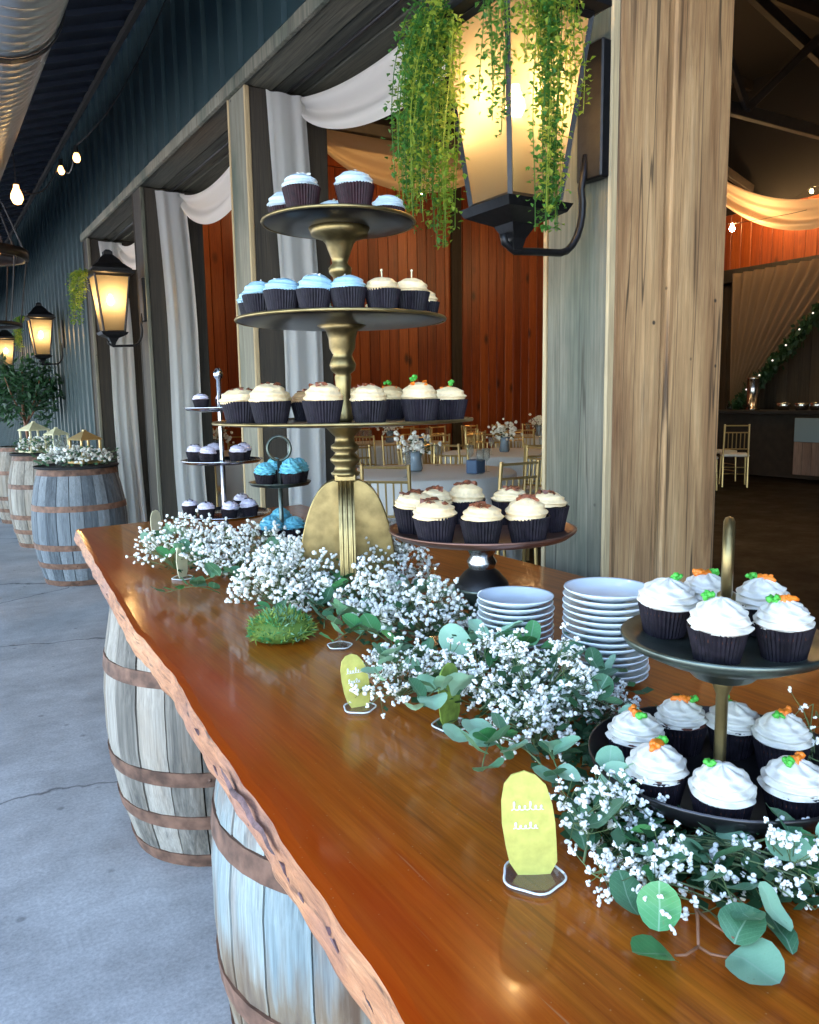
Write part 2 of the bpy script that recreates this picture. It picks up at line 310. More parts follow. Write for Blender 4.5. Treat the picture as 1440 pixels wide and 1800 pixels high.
    mr2 = N.new('ShaderNodeMapRange'); mr2.inputs[1].default_value = .35; mr2.inputs[2].default_value = .65; mr2.inputs[3].default_value = rough[0]; mr2.inputs[4].default_value = rough[1]; L.new(n1.outputs[0], mr2.inputs[0]); L.new(mr2.outputs[0], b.inputs['Roughness'])
    bp = N.new('ShaderNodeBump'); bp.inputs['Strength'].default_value = .12; bp.inputs['Distance'].default_value = .002; L.new(ng.outputs[0], bp.inputs['Height']); L.new(bp.outputs[0], b.inputs['Normal'])
    return m

def worn_coat(m):
    """varnish with dull rubbed patches, fine scratches and dust specks"""
    nt = m.node_tree; N = nt.nodes; L = nt.links; b = N['Principled BSDF']; tc = N.new('ShaderNodeTexCoord')
    n = N.new('ShaderNodeTexNoise'); n.inputs['Scale'].default_value = 9; n.inputs['Detail'].default_value = 8; n.inputs['Roughness'].default_value = .7; L.new(tc.outputs['Object'], n.inputs[0])
    mr = N.new('ShaderNodeMapRange'); mr.inputs[1].default_value = .35; mr.inputs[2].default_value = .68; mr.inputs[3].default_value = .07; mr.inputs[4].default_value = .20; L.new(n.outputs[0], mr.inputs[0]); L.new(mr.outputs[0], b.inputs['Coat Roughness'])
    mp = N.new('ShaderNodeMapping'); mp.inputs['Rotation'].default_value = (0, 0, .35); mp.inputs['Scale'].default_value = (260, 6, 1); L.new(tc.outputs['Object'], mp.inputs[0]); s = N.new('ShaderNodeTexNoise'); s.inputs['Scale'].default_value = 1; s.inputs['Detail'].default_value = 2; L.new(mp.outputs[0], s.inputs[0])
    v = N.new('ShaderNodeTexVoronoi'); v.inputs['Scale'].default_value = 85; L.new(tc.outputs['Object'], v.inputs['Vector'])
    q = N.new('ShaderNodeMapRange'); q.inputs[1].default_value = .70; q.inputs[2].default_value = .76; q.inputs[3].default_value = 0; q.inputs[4].default_value = .35; L.new(s.outputs[0], q.inputs[0])
    q2 = N.new('ShaderNodeMapRange'); q2.inputs[1].default_value = .075; q2.inputs[2].default_value = .05; q2.inputs[3].default_value = 0; q2.inputs[4].default_value = .45; L.new(v.outputs['Distance'], q2.inputs[0])
    mx = N.new('ShaderNodeMath'); mx.operation = 'MAXIMUM'; L.new(q.outputs[0], mx.inputs[0]); L.new(q2.outputs[0], mx.inputs[1])
    src = b.inputs['Base Color'].links[0].from_socket; cm = N.new('ShaderNodeMix'); cm.data_type = 'RGBA'; L.new(mx.outputs[0], cm.inputs['Factor']); L.new(src, cm.inputs['A']); cm.inputs['B'].default_value = (.42, .24, .12, 1); L.new(cm.outputs['Result'], b.inputs['Base Color'])
def bare_below(m, z, colr):
    """paint worn away to tan wood on the lower staves, with a ragged boundary"""
    nt = m.node_tree; N = nt.nodes; L = nt.links; b = N['Principled BSDF']; src = b.inputs['Base Color'].links[0].from_socket
    tc = N.new('ShaderNodeTexCoord'); sp = N.new('ShaderNodeSeparateXYZ'); L.new(tc.outputs['Object'], sp.inputs[0]); oi = N.new('ShaderNodeObjectInfo')
    n = N.new('ShaderNodeTexNoise'); n.inputs['Scale'].default_value = 14; n.inputs['Detail'].default_value = 6; mp = N.new('ShaderNodeMapping'); mp.inputs['Scale'].default_value = (2, 2, .25)
    ad = N.new('ShaderNodeVectorMath'); ad.operation = 'MULTIPLY_ADD'; L.new(oi.outputs['Random'], ad.inputs[0]); ad.inputs[1].default_value = (9, 5, 7); L.new(tc.outputs['Object'], ad.inputs[2]); L.new(ad.outputs[0], mp.inputs[0]); L.new(mp.outputs[0], n.inputs[0])
    c = N.new('ShaderNodeMath'); c.operation = 'MULTIPLY_ADD'; c.inputs[1].default_value = .5; L.new(n.outputs[0], c.inputs[0]); L.new(sp.outputs['Z'], c.inputs[2])
    mr = N.new('ShaderNodeMapRange'); mr.inputs[1].default_value = z+.29; mr.inputs[2].default_value = z+.17; mr.inputs[3].default_value = 0; mr.inputs[4].default_value = .85; L.new(c.outputs[0], mr.inputs[0])
    mx = N.new('ShaderNodeMix'); mx.data_type = 'RGBA'; L.new(mr.outputs[0], mx.inputs['Factor']); L.new(src, mx.inputs['A']); 
    rp = ramp(N, [(.35, (colr[0]*.5, colr[1]*.35, colr[2]*.25)), (.5, colr), (.65, (.36, .34, .28))]); L.new(n.outputs[0], rp.inputs[0]); L.new(rp.outputs[0], mx.inputs['B']); L.new(mx.outputs['Result'], b.inputs['Base Color'])
def reflection_tint(m, colr):
    """red reflection along the live edge of the slab, put into its colour"""
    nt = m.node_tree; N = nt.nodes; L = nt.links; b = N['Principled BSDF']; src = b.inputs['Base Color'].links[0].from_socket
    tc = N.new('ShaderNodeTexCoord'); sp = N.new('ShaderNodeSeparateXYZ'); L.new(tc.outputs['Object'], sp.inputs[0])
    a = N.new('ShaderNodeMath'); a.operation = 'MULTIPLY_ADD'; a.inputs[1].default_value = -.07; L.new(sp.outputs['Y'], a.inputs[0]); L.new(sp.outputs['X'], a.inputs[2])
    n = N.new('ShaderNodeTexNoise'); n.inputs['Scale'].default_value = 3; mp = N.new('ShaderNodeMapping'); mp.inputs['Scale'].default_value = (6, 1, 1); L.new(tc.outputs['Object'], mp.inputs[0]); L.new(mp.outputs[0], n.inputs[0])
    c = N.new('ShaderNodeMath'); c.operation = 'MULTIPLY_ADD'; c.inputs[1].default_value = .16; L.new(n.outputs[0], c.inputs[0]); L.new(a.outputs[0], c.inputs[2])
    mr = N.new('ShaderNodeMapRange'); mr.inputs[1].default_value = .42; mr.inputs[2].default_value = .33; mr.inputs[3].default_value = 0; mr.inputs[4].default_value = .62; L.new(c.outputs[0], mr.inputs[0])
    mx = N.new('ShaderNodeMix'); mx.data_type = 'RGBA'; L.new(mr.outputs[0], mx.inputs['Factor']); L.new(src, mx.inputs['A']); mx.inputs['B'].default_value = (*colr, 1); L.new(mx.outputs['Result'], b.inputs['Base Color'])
m_siding = plain('teal_metal', (.017, .040, .044), .5, .15, var=.1, scale=3)
m_roofm = plain('dark_blue_metal', (.030, .040, .062), .45, .3, var=.1, scale=3)
m_duct = plain('galvanised', (.62, .62, .61), .36, 1, var=.05, scale=3)
m_iron = plain('black_iron', (.012, .011, .011), .42, .4, var=.3, scale=60, bump=.05)
m_brass = plain('aged_brass', (.27, .20, .085), .38, .9, var=.35, scale=30, bump=.08)
m_bronze = plain('bronze_plate', (.06, .055, .055), .28, .8, var=.35, scale=18)
m_silver = plain('silver', (.55, .56, .58), .2, 1, var=.15, scale=20)
m_pewter = plain('patina_metal', (.10, .12, .10), .34, .85, var=.5, scale=26, bump=.1)
m_copper = plain('copper_plate', (.17, .085, .06), .3, .7, var=.3, scale=16)
m_white = plain('white_china', (.72, .78, .80), .12, var=.04, scale=6, coat=.4)
m_linen = cloth('white_linen', (.78, .77, .74), .2)
m_drape = cloth('white_drape', (.93, .91, .85), .6)
m_swag = cloth('warm_swag', (.72, .55, .36), .35)
m_hallcurtain = cloth('hall_curtain', (.22, .15, .085), .3)
m_gold = plain('gold_paint', (.58, .41, .17), .35, .6)
m_post = wood('post_tan', [(.28, (.07, .028, .010)), (.40, (.30, .15, .058)), (.54, (.50, .29, .125)), (.75, (.68, .46, .245))], 'z', 22, .09, .75, .7, cracks=.75, fine=.26, knots=3.4, stain=((.11, .042, .016), 2.6, .95), holes=10, streak=.8, var=.55)
m_postgrey = wood('post_grey', [(.30, (.045, .042, .028)), (.5, (.15, .14, .098)), (.75, (.26, .24, .175))], 'z', 28, .06, .8, .5, stain=((.035, .06, .04), 4, .85), holes=9, streak=.25, cracks=.55, fine=.26)
m_rawedge = wood('raw_edge', [(.3, (.34, .23, .11)), (.7, (.58, .44, .24))], 'z', 40, .05, .7, .2)
m_postdark = wood('post_dark', [(.3, (.012, .010, .007)), (.7, (.06, .045, .028))], 'z', 50, .04, .75, .4, streak=.5)
m_beam = wood('beam_grey', [(.30, (.015, .017, .012)), (.5, (.065, .062, .042)), (.75, (.15, .13, .085))], 'y', 45, .05, .8, .6, stain=((.10, .055, .022), 2.2, .7), streak=.6, cracks=.8)
m_pine = wood('pine_red', [(.30, (.12, .018, .004)), (.5, (.26, .050, .010)), (.75, (.40, .10, .020))], 'z', 30, .04, .38, .15, knots=2.6, knot_col=(.035, .006, .002), var=.5)
m_stave = wood('stave_grey', [(.30, (.09, .08, .065)), (.5, (.29, .25, .20)), (.75, (.46, .41, .34))], 'z', 34, .06, .8, .55, var=.8, streak=.5, stain=((.30, .19, .10), 5, .5))
m_staveblue = wood('stave_painted', [(.30, (.09, .12, .13)), (.5, (.22, .27, .27)), (.75, (.36, .39, .36))], 'z', 34, .07, .75, .5, stain=((.22, .085, .02), 7, .9), var=.5, streak=.5)
bare_below(m_staveblue, .42, (.23, .155, .085))
m_stavebluegrey = wood('stave_bluegrey', [(.30, (.055, .065, .075)), (.5, (.15, .17, .185)), (.75, (.29, .31, .32))], 'z', 60, .06, .75, .45, var=.5, streak=.4)
m_hoop = plain('rusty_hoop', (.19, .098, .062), .65, .25, var=.5, scale=25, bump=.2)
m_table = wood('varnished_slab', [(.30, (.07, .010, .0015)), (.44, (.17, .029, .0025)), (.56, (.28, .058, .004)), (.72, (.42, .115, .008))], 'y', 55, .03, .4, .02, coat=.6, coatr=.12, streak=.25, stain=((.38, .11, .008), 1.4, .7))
reflection_tint(m_table, (.46, .036, .001))  # front edge reddened in the wood colour to stand for a reflection
m_table.node_tree.nodes['Principled BSDF'].inputs['Specular IOR Level'].default_value = .08
worn_coat(m_table)
m_live = wood('live_edge_wood', [(.30, (.16, .055, .03)), (.5, (.48, .20, .085)), (.75, (.66, .36, .18))], 'y', 60, .22, .6, 1.0, stain=((.34, .17, .13), 9, .7), streak=.8)
m_wrap = plain('wrapper', (.012, .009, .013), .55, 0, var=.5, scale=90, spec=.22)
m_wrapred = plain('wrapper_maroon', (.022, .006, .008), .55, 0, var=.5, scale=90, spec=.22)
m_cake = plain('chocolate_cake', (.085, .024, .012), .85, var=.5, scale=220, bump=.5)
m_fwhite = plain('white_frosting', (.66, .62, .53), .45, bump=.15, scale=120, sss=.2)
m_fcream = plain('cream_frosting', (.84, .62, .34), .45, var=.1, bump=.2, scale=120, sss=.2)
m_fcaramel = plain('caramel_frosting', (.62, .36, .16), .4, var=.15, bump=.2, scale=120, sss=.2)
m_fblue = plain('blue_frosting', (.16, .50, .60), .42, var=.08, bump=.2, scale=120, sss=.2)
m_fpale = plain('pale_blue_frosting', (.34, .52, .60), .42, var=.08, bump=.2, scale=120, sss=.2)
m_fgrey = plain('grey_blue_frosting', (.50, .58, .60), .42, var=.08, bump=.2, scale=120, sss=.2)
m_flilac = plain('lilac_white_frosting', (.66, .60, .68), .45, var=.15, bump=.25, scale=150, sss=.2)
m_orange = plain('orange_icing', (.80, .20, .015), .4, bump=.2, scale=150)
m_green = plain('green_icing', (.07, .42, .045), .4, bump=.2, scale=150)
m_bacon = plain('brown_bits', (.19, .055, .022), .5, var=.6, scale=120)
m_blossom = plain('blossom_white', (.84, .82, .74), .7, var=.06, scale=90)
m_stem = plain('stem_green', (.10, .14, .05), .6, var=.4, scale=40)
m_stembrown = plain('stem_brown', (.24, .10, .045), .6, var=.3, scale=40)
m_euc = leafmat('eucalyptus', (.020, .095, .038), (.15, .33, .17), .42, .15, True)
m_eucpale = leafmat('eucalyptus_pale', (.24, .46, .27), (.36, .58, .38), .42, .15, True)
m_eucgreen = leafmat('eucalyptus_green', (.045, .22, .06), (.11, .36, .12), .42, .2, True)
m_dkleaf = leafmat('dark_leaf', (.012, .05, .018), (.04, .11, .04), .5, .25)
m_trail = leafmat('trailing_green', (.08, .21, .018), (.36, .43, .05), .5, .45)
m_traildk = leafmat('trailing_dark', (.03, .13, .02), (.10, .26, .04), .5, .4)
m_moss = leafmat('lime_moss', (.07, .16, .02), (.28, .36, .06), .7, .2)
m_sign = plain('gold_green_paint', (.56, .52, .13), .38, .15, var=.12, scale=110, bump=.1)
m_signdk = plain('moss_green_paint', (.22, .32, .05), .5, 0, var=.35, scale=90)
m_signlight = plain('pale_card', (.74, .68, .42), .6, var=.1, scale=40)
m_acryl = clearmat('clear_acrylic', (.97, .96, .92))
m_glass = clearmat('clear_glass', (.93, .96, .96))
m_paintwhite = plain('white_paint', (.85, .85, .8), .5)
m_porch = concrete('porch_concrete', (.34, .325, .305), (.58, .56, .53), (.42, .66))
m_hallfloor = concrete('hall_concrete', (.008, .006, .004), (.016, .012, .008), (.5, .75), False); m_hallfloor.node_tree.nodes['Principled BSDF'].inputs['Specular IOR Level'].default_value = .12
m_gravel = plain('pale_gravel', (.31, .32, .33), .9, var=.3, scale=25, bump=.4)
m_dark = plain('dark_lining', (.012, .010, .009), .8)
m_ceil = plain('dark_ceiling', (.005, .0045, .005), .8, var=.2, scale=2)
m_truss = plain('truss_timber', (.022, .016, .012), .7, var=.4, scale=8)
m_lampglass = lampglass('seeded_amber_glass', (.34, .27, .16), .34)
m_bulb = plain('lit_bulb', (1, .8, .5), .3, emit=(1, .70, .38), es=29)
m_bulbsmall = plain('lit_string_bulb', (1, .8, .5), .3, emit=(1, .42, .12), es=1.0)
m_fairy = plain('fairy_light', (1, .9, .8), .3, emit=(1, .9, .8), es=.12)
m_black = plain('black_cloth', (.01, .01, .012), .8)
m_slate = plain('slate_blue', (.06, .11, .2), .6)
m_amber = plain('amber_panel', (.40, .23, .06), .5, var=.3, scale=6)
m_frosted = plain('blue_vases', (.30, .38, .46), .15, trans=.3)

# ------------------------------------------------------------------ ground, floors
def sheet(name, mat, x0, x1, y0, y1, z):
    m = MB(); m.add([(x0,y0,z),(x1,y0,z),(x1,y1,z),(x0,y1,z)], [(0,1,2,3)])
    return tag(m.build(name, mat), kind='structure')
sheet('ground', m_gravel, -600, 600, -600, 600, -.06)
fl = MB(); fl.box(-2.9, 1.60, -7, 24.2, -.05, 0); tag(fl.build('porch_floor', m_porch), kind='structure')
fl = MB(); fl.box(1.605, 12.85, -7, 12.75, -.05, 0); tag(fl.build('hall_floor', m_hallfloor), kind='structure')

WX = 1.40                                           # corridor face of the timber wall
# ------------------------------------------------------------------ teal sheet metal wall, one ribbed panel after another
wall = thing('siding_wall', 'dark teal ribbed metal wall running above the timber openings', 'wall', (WX, 7, 0))
def panel_mesh(w, z0, z1):
    m = MB(); prof = [(0, 0), (w*.36, 0), (w*.40, -.022), (w*.56, -.022), (w*.60, 0), (w-.002, 0)]
    for i in range(len(prof)-1):
        (ya, xa), (yb, xb) = prof[i], prof[i+1]
        m.add([(xa, ya, z0), (xb, yb, z0), (xb, yb, z1), (xa, ya, z1)], [(0, 3, 2, 1)])
    m.box(0.004, .03, 0.001, w-.003, z0, z1)
    return m.mesh('siding_panel')
pw = .25
short = panel_mesh(pw, 2.845, 6.55); tall = panel_mesh(pw, 0, 6.55)
y = -6.93; k = 0
while y < 24:
    o = link('siding_panel', tall if y > 7.75 else short, m_siding, wall); o.location = (0, y-7, 0); y += pw
# end wall of the porch
ew = thing('end_wall', 'dark metal wall closing the far end of the porch', 'wall', (-.6, 24.1, 0))
for i in range(16):
    o = link('siding_panel', tall, m_siding, ew); o.location = (-2.25+.25*i, 0, 0); o.rotation_euler = (0, 0, -pi/2)
# ------------------------------------------------------------------ porch roof of ribbed sheets
roof = thing('porch_roof', 'dark blue ribbed metal porch roof sloping down from the wall', 'roof', (WX, 8, 3.78))
SL = .33; ROOFW = 4.2
m = MB(); prof = [(0, 0), (.07, 0), (.085, -.03), (.125, -.03), (.14, 0), (.248, 0)]
for i in range(len(prof)-1):
    (ya, za), (yb, zb) = prof[i], prof[i+1]
    m.add([(-.03, ya, za), (-.03, yb, zb), (-ROOFW, yb, zb-SL*ROOFW), (-ROOFW, ya, za-SL*ROOFW)], [(0, 1, 2, 3)])
m.add([(-.03, 0, .02), (-.03, .249, .02), (-ROOFW, .249, .02-SL*ROOFW), (-ROOFW, 0, .02-SL*ROOFW)], [(0, 3, 2, 1)])
rp = m.mesh('roof_panel'); y = .75
while y < 24:
    o = link('roof_panel', rp, m_roofm, roof); o.location = (0, y-8, 0); y += .25
m = MB(); m.box(-.055, -.026, -7.2, 16, -.075, -.028); m.build('closure_strip', m_dark, roof)
# porch eave posts stand outside the view, on the open side
for i, yy in enumerate((-6.2, 14.0, 21.0)):
    t = thing('eave_post', ['slim dark eave post on the open side behind the photographer', 'slim dark eave post on the open side, second along', 'slim dark eave post on the open side, farthest along'][i], 'post', (-2.72, yy, 0), group='posts of the porch eave')
    m = MB(); m.bbox(-.07, .07, -.07, .07, 0, 2.37, .008); m.build('shaft', m_truss, t)
# ------------------------------------------------------------------ header beam over the openings
hb = thing('header_beam', 'long rough grey timber beam over the row of openings', 'beam', (1.6, 3, 2.79))
edges = [-6.5, -2.9, .55, 3.72, 5.72, 7.78]
for a, b in zip(edges[:-1], edges[1:]):
    for x0, x1, dz in ((1.403, 1.545, 0), (1.55, 1.69, .006), (1.695, 1.838, .002)):
        m = MB(); m.bbox(x0, x1, a+.002, b-.002, 2.79+dz, 2.84, .004); m.build('board', m_beam, hb, world=True)
    m = MB(); m.bbox(1.376, 1.40, a+.002, b-.002, 2.782, 2.842, .003); m.build('edge_trim', m_rawedge if a > 9 else m_postgrey, hb, world=True)
hw = thing('upper_wall', 'dark boarded inner wall above the openings, hall side', 'wall', (1.75, 3, 2.85))
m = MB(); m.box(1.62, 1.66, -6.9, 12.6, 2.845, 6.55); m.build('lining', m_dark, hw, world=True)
hw2 = thing('inner_wall', 'dark inner wall of the hall beyond the last opening', 'wall', (1.75, 10, 0))
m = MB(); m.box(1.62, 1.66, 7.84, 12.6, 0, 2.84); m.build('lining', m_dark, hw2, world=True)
# ------------------------------------------------------------------ boxed timber posts
POSTS = [(1.389, 'weathered boxed timber post with tan front boards, beside the big lantern'),
         (3.674, 'grey green timber post behind the tall tiered cupcake stand'),
         (5.657, 'dark timber post carrying the middle lantern'),
         (7.592, 'narrow dark post where the teal wall begins')]
POSTS.append((-2.3, 'timber post of the opening nearest the photographer'))
for i, (py, lab) in enumerate(POSTS):
    t = thing('timber_post', lab, 'post', (WX, py, 0))
    dep = .22 if i != 3 else .16; zt = 2.788
    tan = m_post if i == 0 else m_postdark if i else m_post
    gry = m_postgrey if i in (0, 1, 4) else m_postdark
    def bd(nm, x0, x1, y0, y1, mt, z0=0, sub=None):
        m = MB(); m.bbox(x0, x1, y0, y1, z0, zt-rnd.uniform(0, .004), .005); return m.build(nm, mt, t)
    core = MB(); core.box(.03, .395, .03, dep-.03, 0, zt-.01); core.build('core', m_dark, t)
    bd('side_board', 0, .026, .004, dep-.012, gry)                         # faces the corridor
    bd('edge_strip', -.004, .024, -.008, .002, m_rawedge if i in (0, 1, 4) else m_postgrey)
    bd('edge_strip', -.006, .012, dep-.011, dep, m_rawedge if i in (0, 1) else m_postdark)
    bd('front_board', .0275, .190, -.001, .028, tan)
    bd('front_board', .2015, .412, -.010, .028, tan)
    bd('back_board', .0275, .197, dep-.028, dep+.002, m_postdark)
    bd('back_board', .2015, .422, dep-.028, dep+.004, m_postdark)
    bd('side_board', .40, .422, .03, dep-.03, m_postdark)
# ------------------------------------------------------------------ white drapes: a swag under the beam and a fall beside each post
def swag_pts(p0, p1, sag, hang, folds=5, depth=.05):
    p0 = Vector(p0); p1 = Vector(p1)
    side = Vector(((p1-p0).y, -(p1-p0).x, 0)).normalized()
    def fn(u, v):
        s = 4*u*(1-u); e = .30+.70*s**.6
        p = p0.lerp(p1, u)
        dz = -sag*s - hang*v*e
        off = depth*(sin(v*pi*folds + u*2.0)*(.25+.75*v) + .6*sin(v*pi*2+1))*(.4+.6*s)
        return p + side*off + Vector((0, 0, dz))
    return fn
def fall_fn(x0t, x1t, x0b, x1b, y, z0, z1, folds=6, amp=.03, seed=0):
    rg = random.Random(seed); ph = [rg.uniform(0, 6) for _ in range(4)]
    def fn(u, v):
        xa = x0t+(x0b-x0t)*v**.7; xb = x1t+(x1b-x1t)*v**.7
        uu = u+.02*sin(v*5+ph[0])
        a = amp*(.45+.55*v)
        return Vector((xa+(xb-xa)*uu+.008*sin(9*v+ph[1]), y - a*sin(uu*2*pi*folds+ph[2]+.7*v) - .3*a*sin(uu*2*pi*folds*1.7+ph[3]), z1+(z0-z1)*v))
    return fn
drapes = [(1.62, 3.66, 3.60, 'white swagged drape hanging behind the tall brass stand'),
          (3.91, 5.645, 5.585, 'white swagged drape between the second and third posts'),
          (5.895, 7.58, 7.52, 'white swagged drape behind the middle lantern')]
for i, (ya, yb, yf, lab) in enumerate(drapes):
    t = thing('white_drape', lab, 'drape', (1.6, yb-.05, 0))
    m = MB(); m.grid(swag_pts((1.66, yb-.03, 2.76), (1.60, ya+.02, 2.76), .13, .20, 3, .03), 40, 26); m.build('swag', m_drape, t, True, True)
    m = MB(); m.grid(fall_fn(1.485, 1.68, 1.53, 1.745, yf, .02, 2.755, 2.2, .016, i), 90, 30); m.build('fall', m_drape, t, True, True)
    m = MB(); m.tube([(1.6, ya-.01, 2.772), (1.6, yb+.01, 2.772)], .008, 8); m.build('rod', m_iron, t, True, True)

# ------------------------------------------------------------------ ventilation duct under the porch roof
dt = thing('ventilation_duct', 'round galvanised spiral duct hung under the porch roof', 'duct', (.385, 8, 2.95))
prof = []; y = -6.5
m = MB(); seg = []
def duct_seg(y0, y1):
    q = MB(); pr = []; yy = y0
    while yy < y1-.05:
        pr += [(.252, yy), (.252, yy+.05), (.2565, yy+.054), (.2565, yy+.066), (.252, yy+.07)]; yy += .075
    rot = Matrix.Rotation(-pi/2, 4, 'X')
    q.lathe(pr, 40, rot); return q
y = -6.4
while y < 20:
    q = duct_seg(y-8, y-8+2.4); q.build('duct_section', m_duct, dt, True)
    y += 2.4
for yy in (-5, -1, 3, 7, 11, 15):
    q = MB(); q.lathe([(.262, -.02), (.268, -.02), (.268, .02), (.262, .02)], 32, Matrix.Translation((0, yy-8+.65, 0)) @ Matrix.Rotation(-pi/2, 4, 'X')); q.build('hanger_band', m_iron, dt)
    q = MB(); q.tube([(0, yy-8+.65, .26), (0, yy-8+.65, .46)], .006, 6); q.build('hanger_rod', m_iron, dt)

# ------------------------------------------------------------------ the hall behind the openings
BY, EX = 12.5, 12.5
bw = thing('pine_wall', 'red stained knotty pine board wall at the back of the hall', 'wall', (7, BY, 0))
def board_mesh(w, h, d=.02):
    q = MB(); q.bbox(0.004, w-.004, 0, d, 0, h, .006); return q.mesh('pine_board')
bm = board_mesh(.2, 5.2)
for i in range(54):
    o = link('pine_board', bm, m_pine, bw); o.location = (1.7+.2*i-7, rnd.uniform(0, .004), 0)
q = MB(); q.box(1.66, 12.8, BY+.03, BY+.1, 0, 6.6); q.build('backing', m_dark, bw, world=True)
q = MB(); q.bbox(1.7, 12.4, BY-.05, BY-.002, 5.2, 5.42, .01); q.build('top_rail', m_pine, bw, world=True)
for xx in (4.55, 8.62): 
    q = MB(); q.bbox(xx, xx+.22, BY-.06, BY-.003, 0, 5.19, .008); q.build('batten', m_postdark, bw, world=True)
sw = thing('side_pine_wall', 'orange pine board wall on the far right side of the hall', 'wall', (EX, 4, 0))
bm2 = board_mesh(.2, .96); bm3 = board_mesh(.2, 3.27)
for i in range(96):
    o = link('pine_board', bm2, m_pine, sw); o.location = (rnd.uniform(0, .004), -6.8+.2*i-4, 3.505); o.rotation_euler = (0, 0, pi/2)
    o = link('wall_plank', bm3, m_postdark, sw); o.location = (rnd.uniform(0, .004), -6.8+.2*i-4, 0); o.rotation_euler = (0, 0, pi/2)
q = MB(); q.box(EX+.03, EX+.1, -6.9, BY+.1, 0, 6.6); q.build('backing', m_dark, sw, world=True)
q = MB(); q.bbox(EX-.22, EX-.03, -6, BY-.1, 3.28, 3.50, .01); q.build('rail_beam', m_postdark, sw, world=True)
fwl = thing('front_wall', 'dark end wall of the hall behind the photographer', 'wall', (7, -6.95, 0))
q = MB(); q.box(1.66, 12.8, -7, -6.9, 0, 6.6); q.build('backing', m_dark, fwl, world=True)
q = thing('hall_ceiling', 'black ceiling high above the hall', 'ceiling', (7, 3, 6.6))
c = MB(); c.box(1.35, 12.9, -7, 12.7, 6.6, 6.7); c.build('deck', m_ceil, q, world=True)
for i in range(9):
    c = MB(); c.bbox(1.7, 12.5, -5.6+2.1*i, -5.52+2.1*i, 6.42, 6.59, .004); c.build('joist', m_truss, q, world=True)
for i, yy in enumerate((1.0, 3.6, 6.2, 8.8)):
    t = thing('roof_truss', ['nearest dark timber truss under the hall ceiling, right of the post', 'second dark timber truss under the hall ceiling', 'third dark timber truss, deeper under the hall ceiling', 'farthest dark timber truss, close to the red pine wall'][i], 'truss', (7, yy, 5), group='trusses under the hall ceiling')
    def bar(nm, a, b, r=.07):
        a = Vector(a); b = Vector(b); d = b-a; mt = Matrix.Translation(a) @ d.to_track_quat('X', 'Z').to_matrix().to_4x4()
        qq = MB(); qq.bbox(0, d.length, -r*.6, r*.6, -r, r, .006, mt); qq.build(nm, m_truss, t, world=True)
    bar('lower_chord', (1.7, yy, 4.55), (12.3, yy, 4.55)); bar('upper_chord', (1.7, yy+.1, 4.75), (7, yy+.1, 6.35)); bar('upper_chord', (12.3, yy+.1, 4.75), (7, yy+.1, 6.35))
    for a, b in ((3, 4.4), (5.7, 4.4), (5.7, 7), (8.3, 7), (8.3, 9.6), (11, 9.6)):
        zt = lambda x: 4.75+1.6*(1-abs(x-7)/5.3)
        bar('web', (a, yy-.09, 4.55), (b, yy-.09, zt(b)), .045)
for xx, yy in ((11.9, 9.35), (11.9, 2.4)):
    t = thing('hall_post', 'dark square timber post near the side wall of the hall' if yy > 5 else 'dark square timber post further along the hall side', 'post', (xx, yy, 0))
    q = MB(); q.bbox(-.13, .13, -.13, .13, 0, 4.48, .008); q.build('shaft', m_postdark, t)
# warm fabric swags across the hall
for nm, p0, p1, sag, hang, lab in (
    ('hall_swag', (4.347, 9.200, 4.722), (7.403, 9.200, 5.011), .22, .62, 'amber lit fabric swag hung across the hall behind the brass stand'),
    ('hall_swag', (10.800, 9.049, 5.228), (10.800, 5.852, 4.071), .5, .42, 'cream fabric swag above the orange pine wall on the right')):
    t = thing(nm, lab, 'swag', tuple(p0))
    q = MB(); q.grid(swag_pts(p0, p1, sag, hang, 5, .07), 40, 26); q.build('fabric', m_swag, t, True, True)
    q = MB(); q.tube([p0, Vector(p0)+Vector((0, 0, .02))], .02, 6); q.tube([p1, Vector(p1)+Vector((0, 0, .02))], .02, 6); q.build('tie', m_iron, t, True, True)
# gathered curtain at the side wall with a leafy garland on its free edge
t = thing('hall_curtain', 'brown gathered curtain tied back under the orange pine wall', 'curtain', (12.1, 8, 0))
pa, pb, pg = Vector((12.100, 9.055, 3.383)), Vector((12.100, 6.815, 3.420)), Vector((12.100, 8.991, 1.126))
def cf(u, v):
    top = pa.lerp(pb, u); bot = pg + Vector((0, -.10*u, 0))
    e = v**(1-.25*u); p = top.lerp(bot, v)
    p = Vector((p.x, top.y+(bot.y-top.y)*v**(1+.15*u), top.z+(bot.z-top.z)*v))
    return p + Vector((-.05*sin(u*2*pi*11+v)*(1-.6*v), 0, 0))
q = MB(); q.grid(cf, 120, 26); q.build('cloth', m_hallcurtain, t, True, True)
q = MB(); q.lathe([(.05, -.06), (.07, 0), (.05, .06)], 12, Matrix.Translation(pg)); q.build('tieback', m_iron, t, True, True)
g = thing('leaf_garland', 'dark leafy garland with tiny lights along the curtain edge', 'garland', tuple(pg))
q = MB(); rg = random.Random(3); lights = []
for i in range(1500):
    u = rg.random(); p = cf(1.0, u) + Vector((rg.gauss(-.06, .05), rg.gauss(0, .05), rg.gauss(-.03, .06)))
    a = rg.uniform(0, 6.28); d = Vector((cos(a)*.05, sin(a)*.03, rg.uniform(-.06, .04))); e = Vector((rg.uniform(-.02, .02), rg.uniform(-.02, .02), .03))
    q.add([p-d, p+e, p+d, p-e], [(0, 1, 2, 3)])
q.build('foliage', m_dkleaf, g, world=True, kind='stuff')
for i in range(9):
    p = cf(1.0, .06+.1*i) + Vector((-.16, 0, -.02)); q = MB(); q.ico(p, .016); q.build('fairy_light', m_fairy, g, world=True)
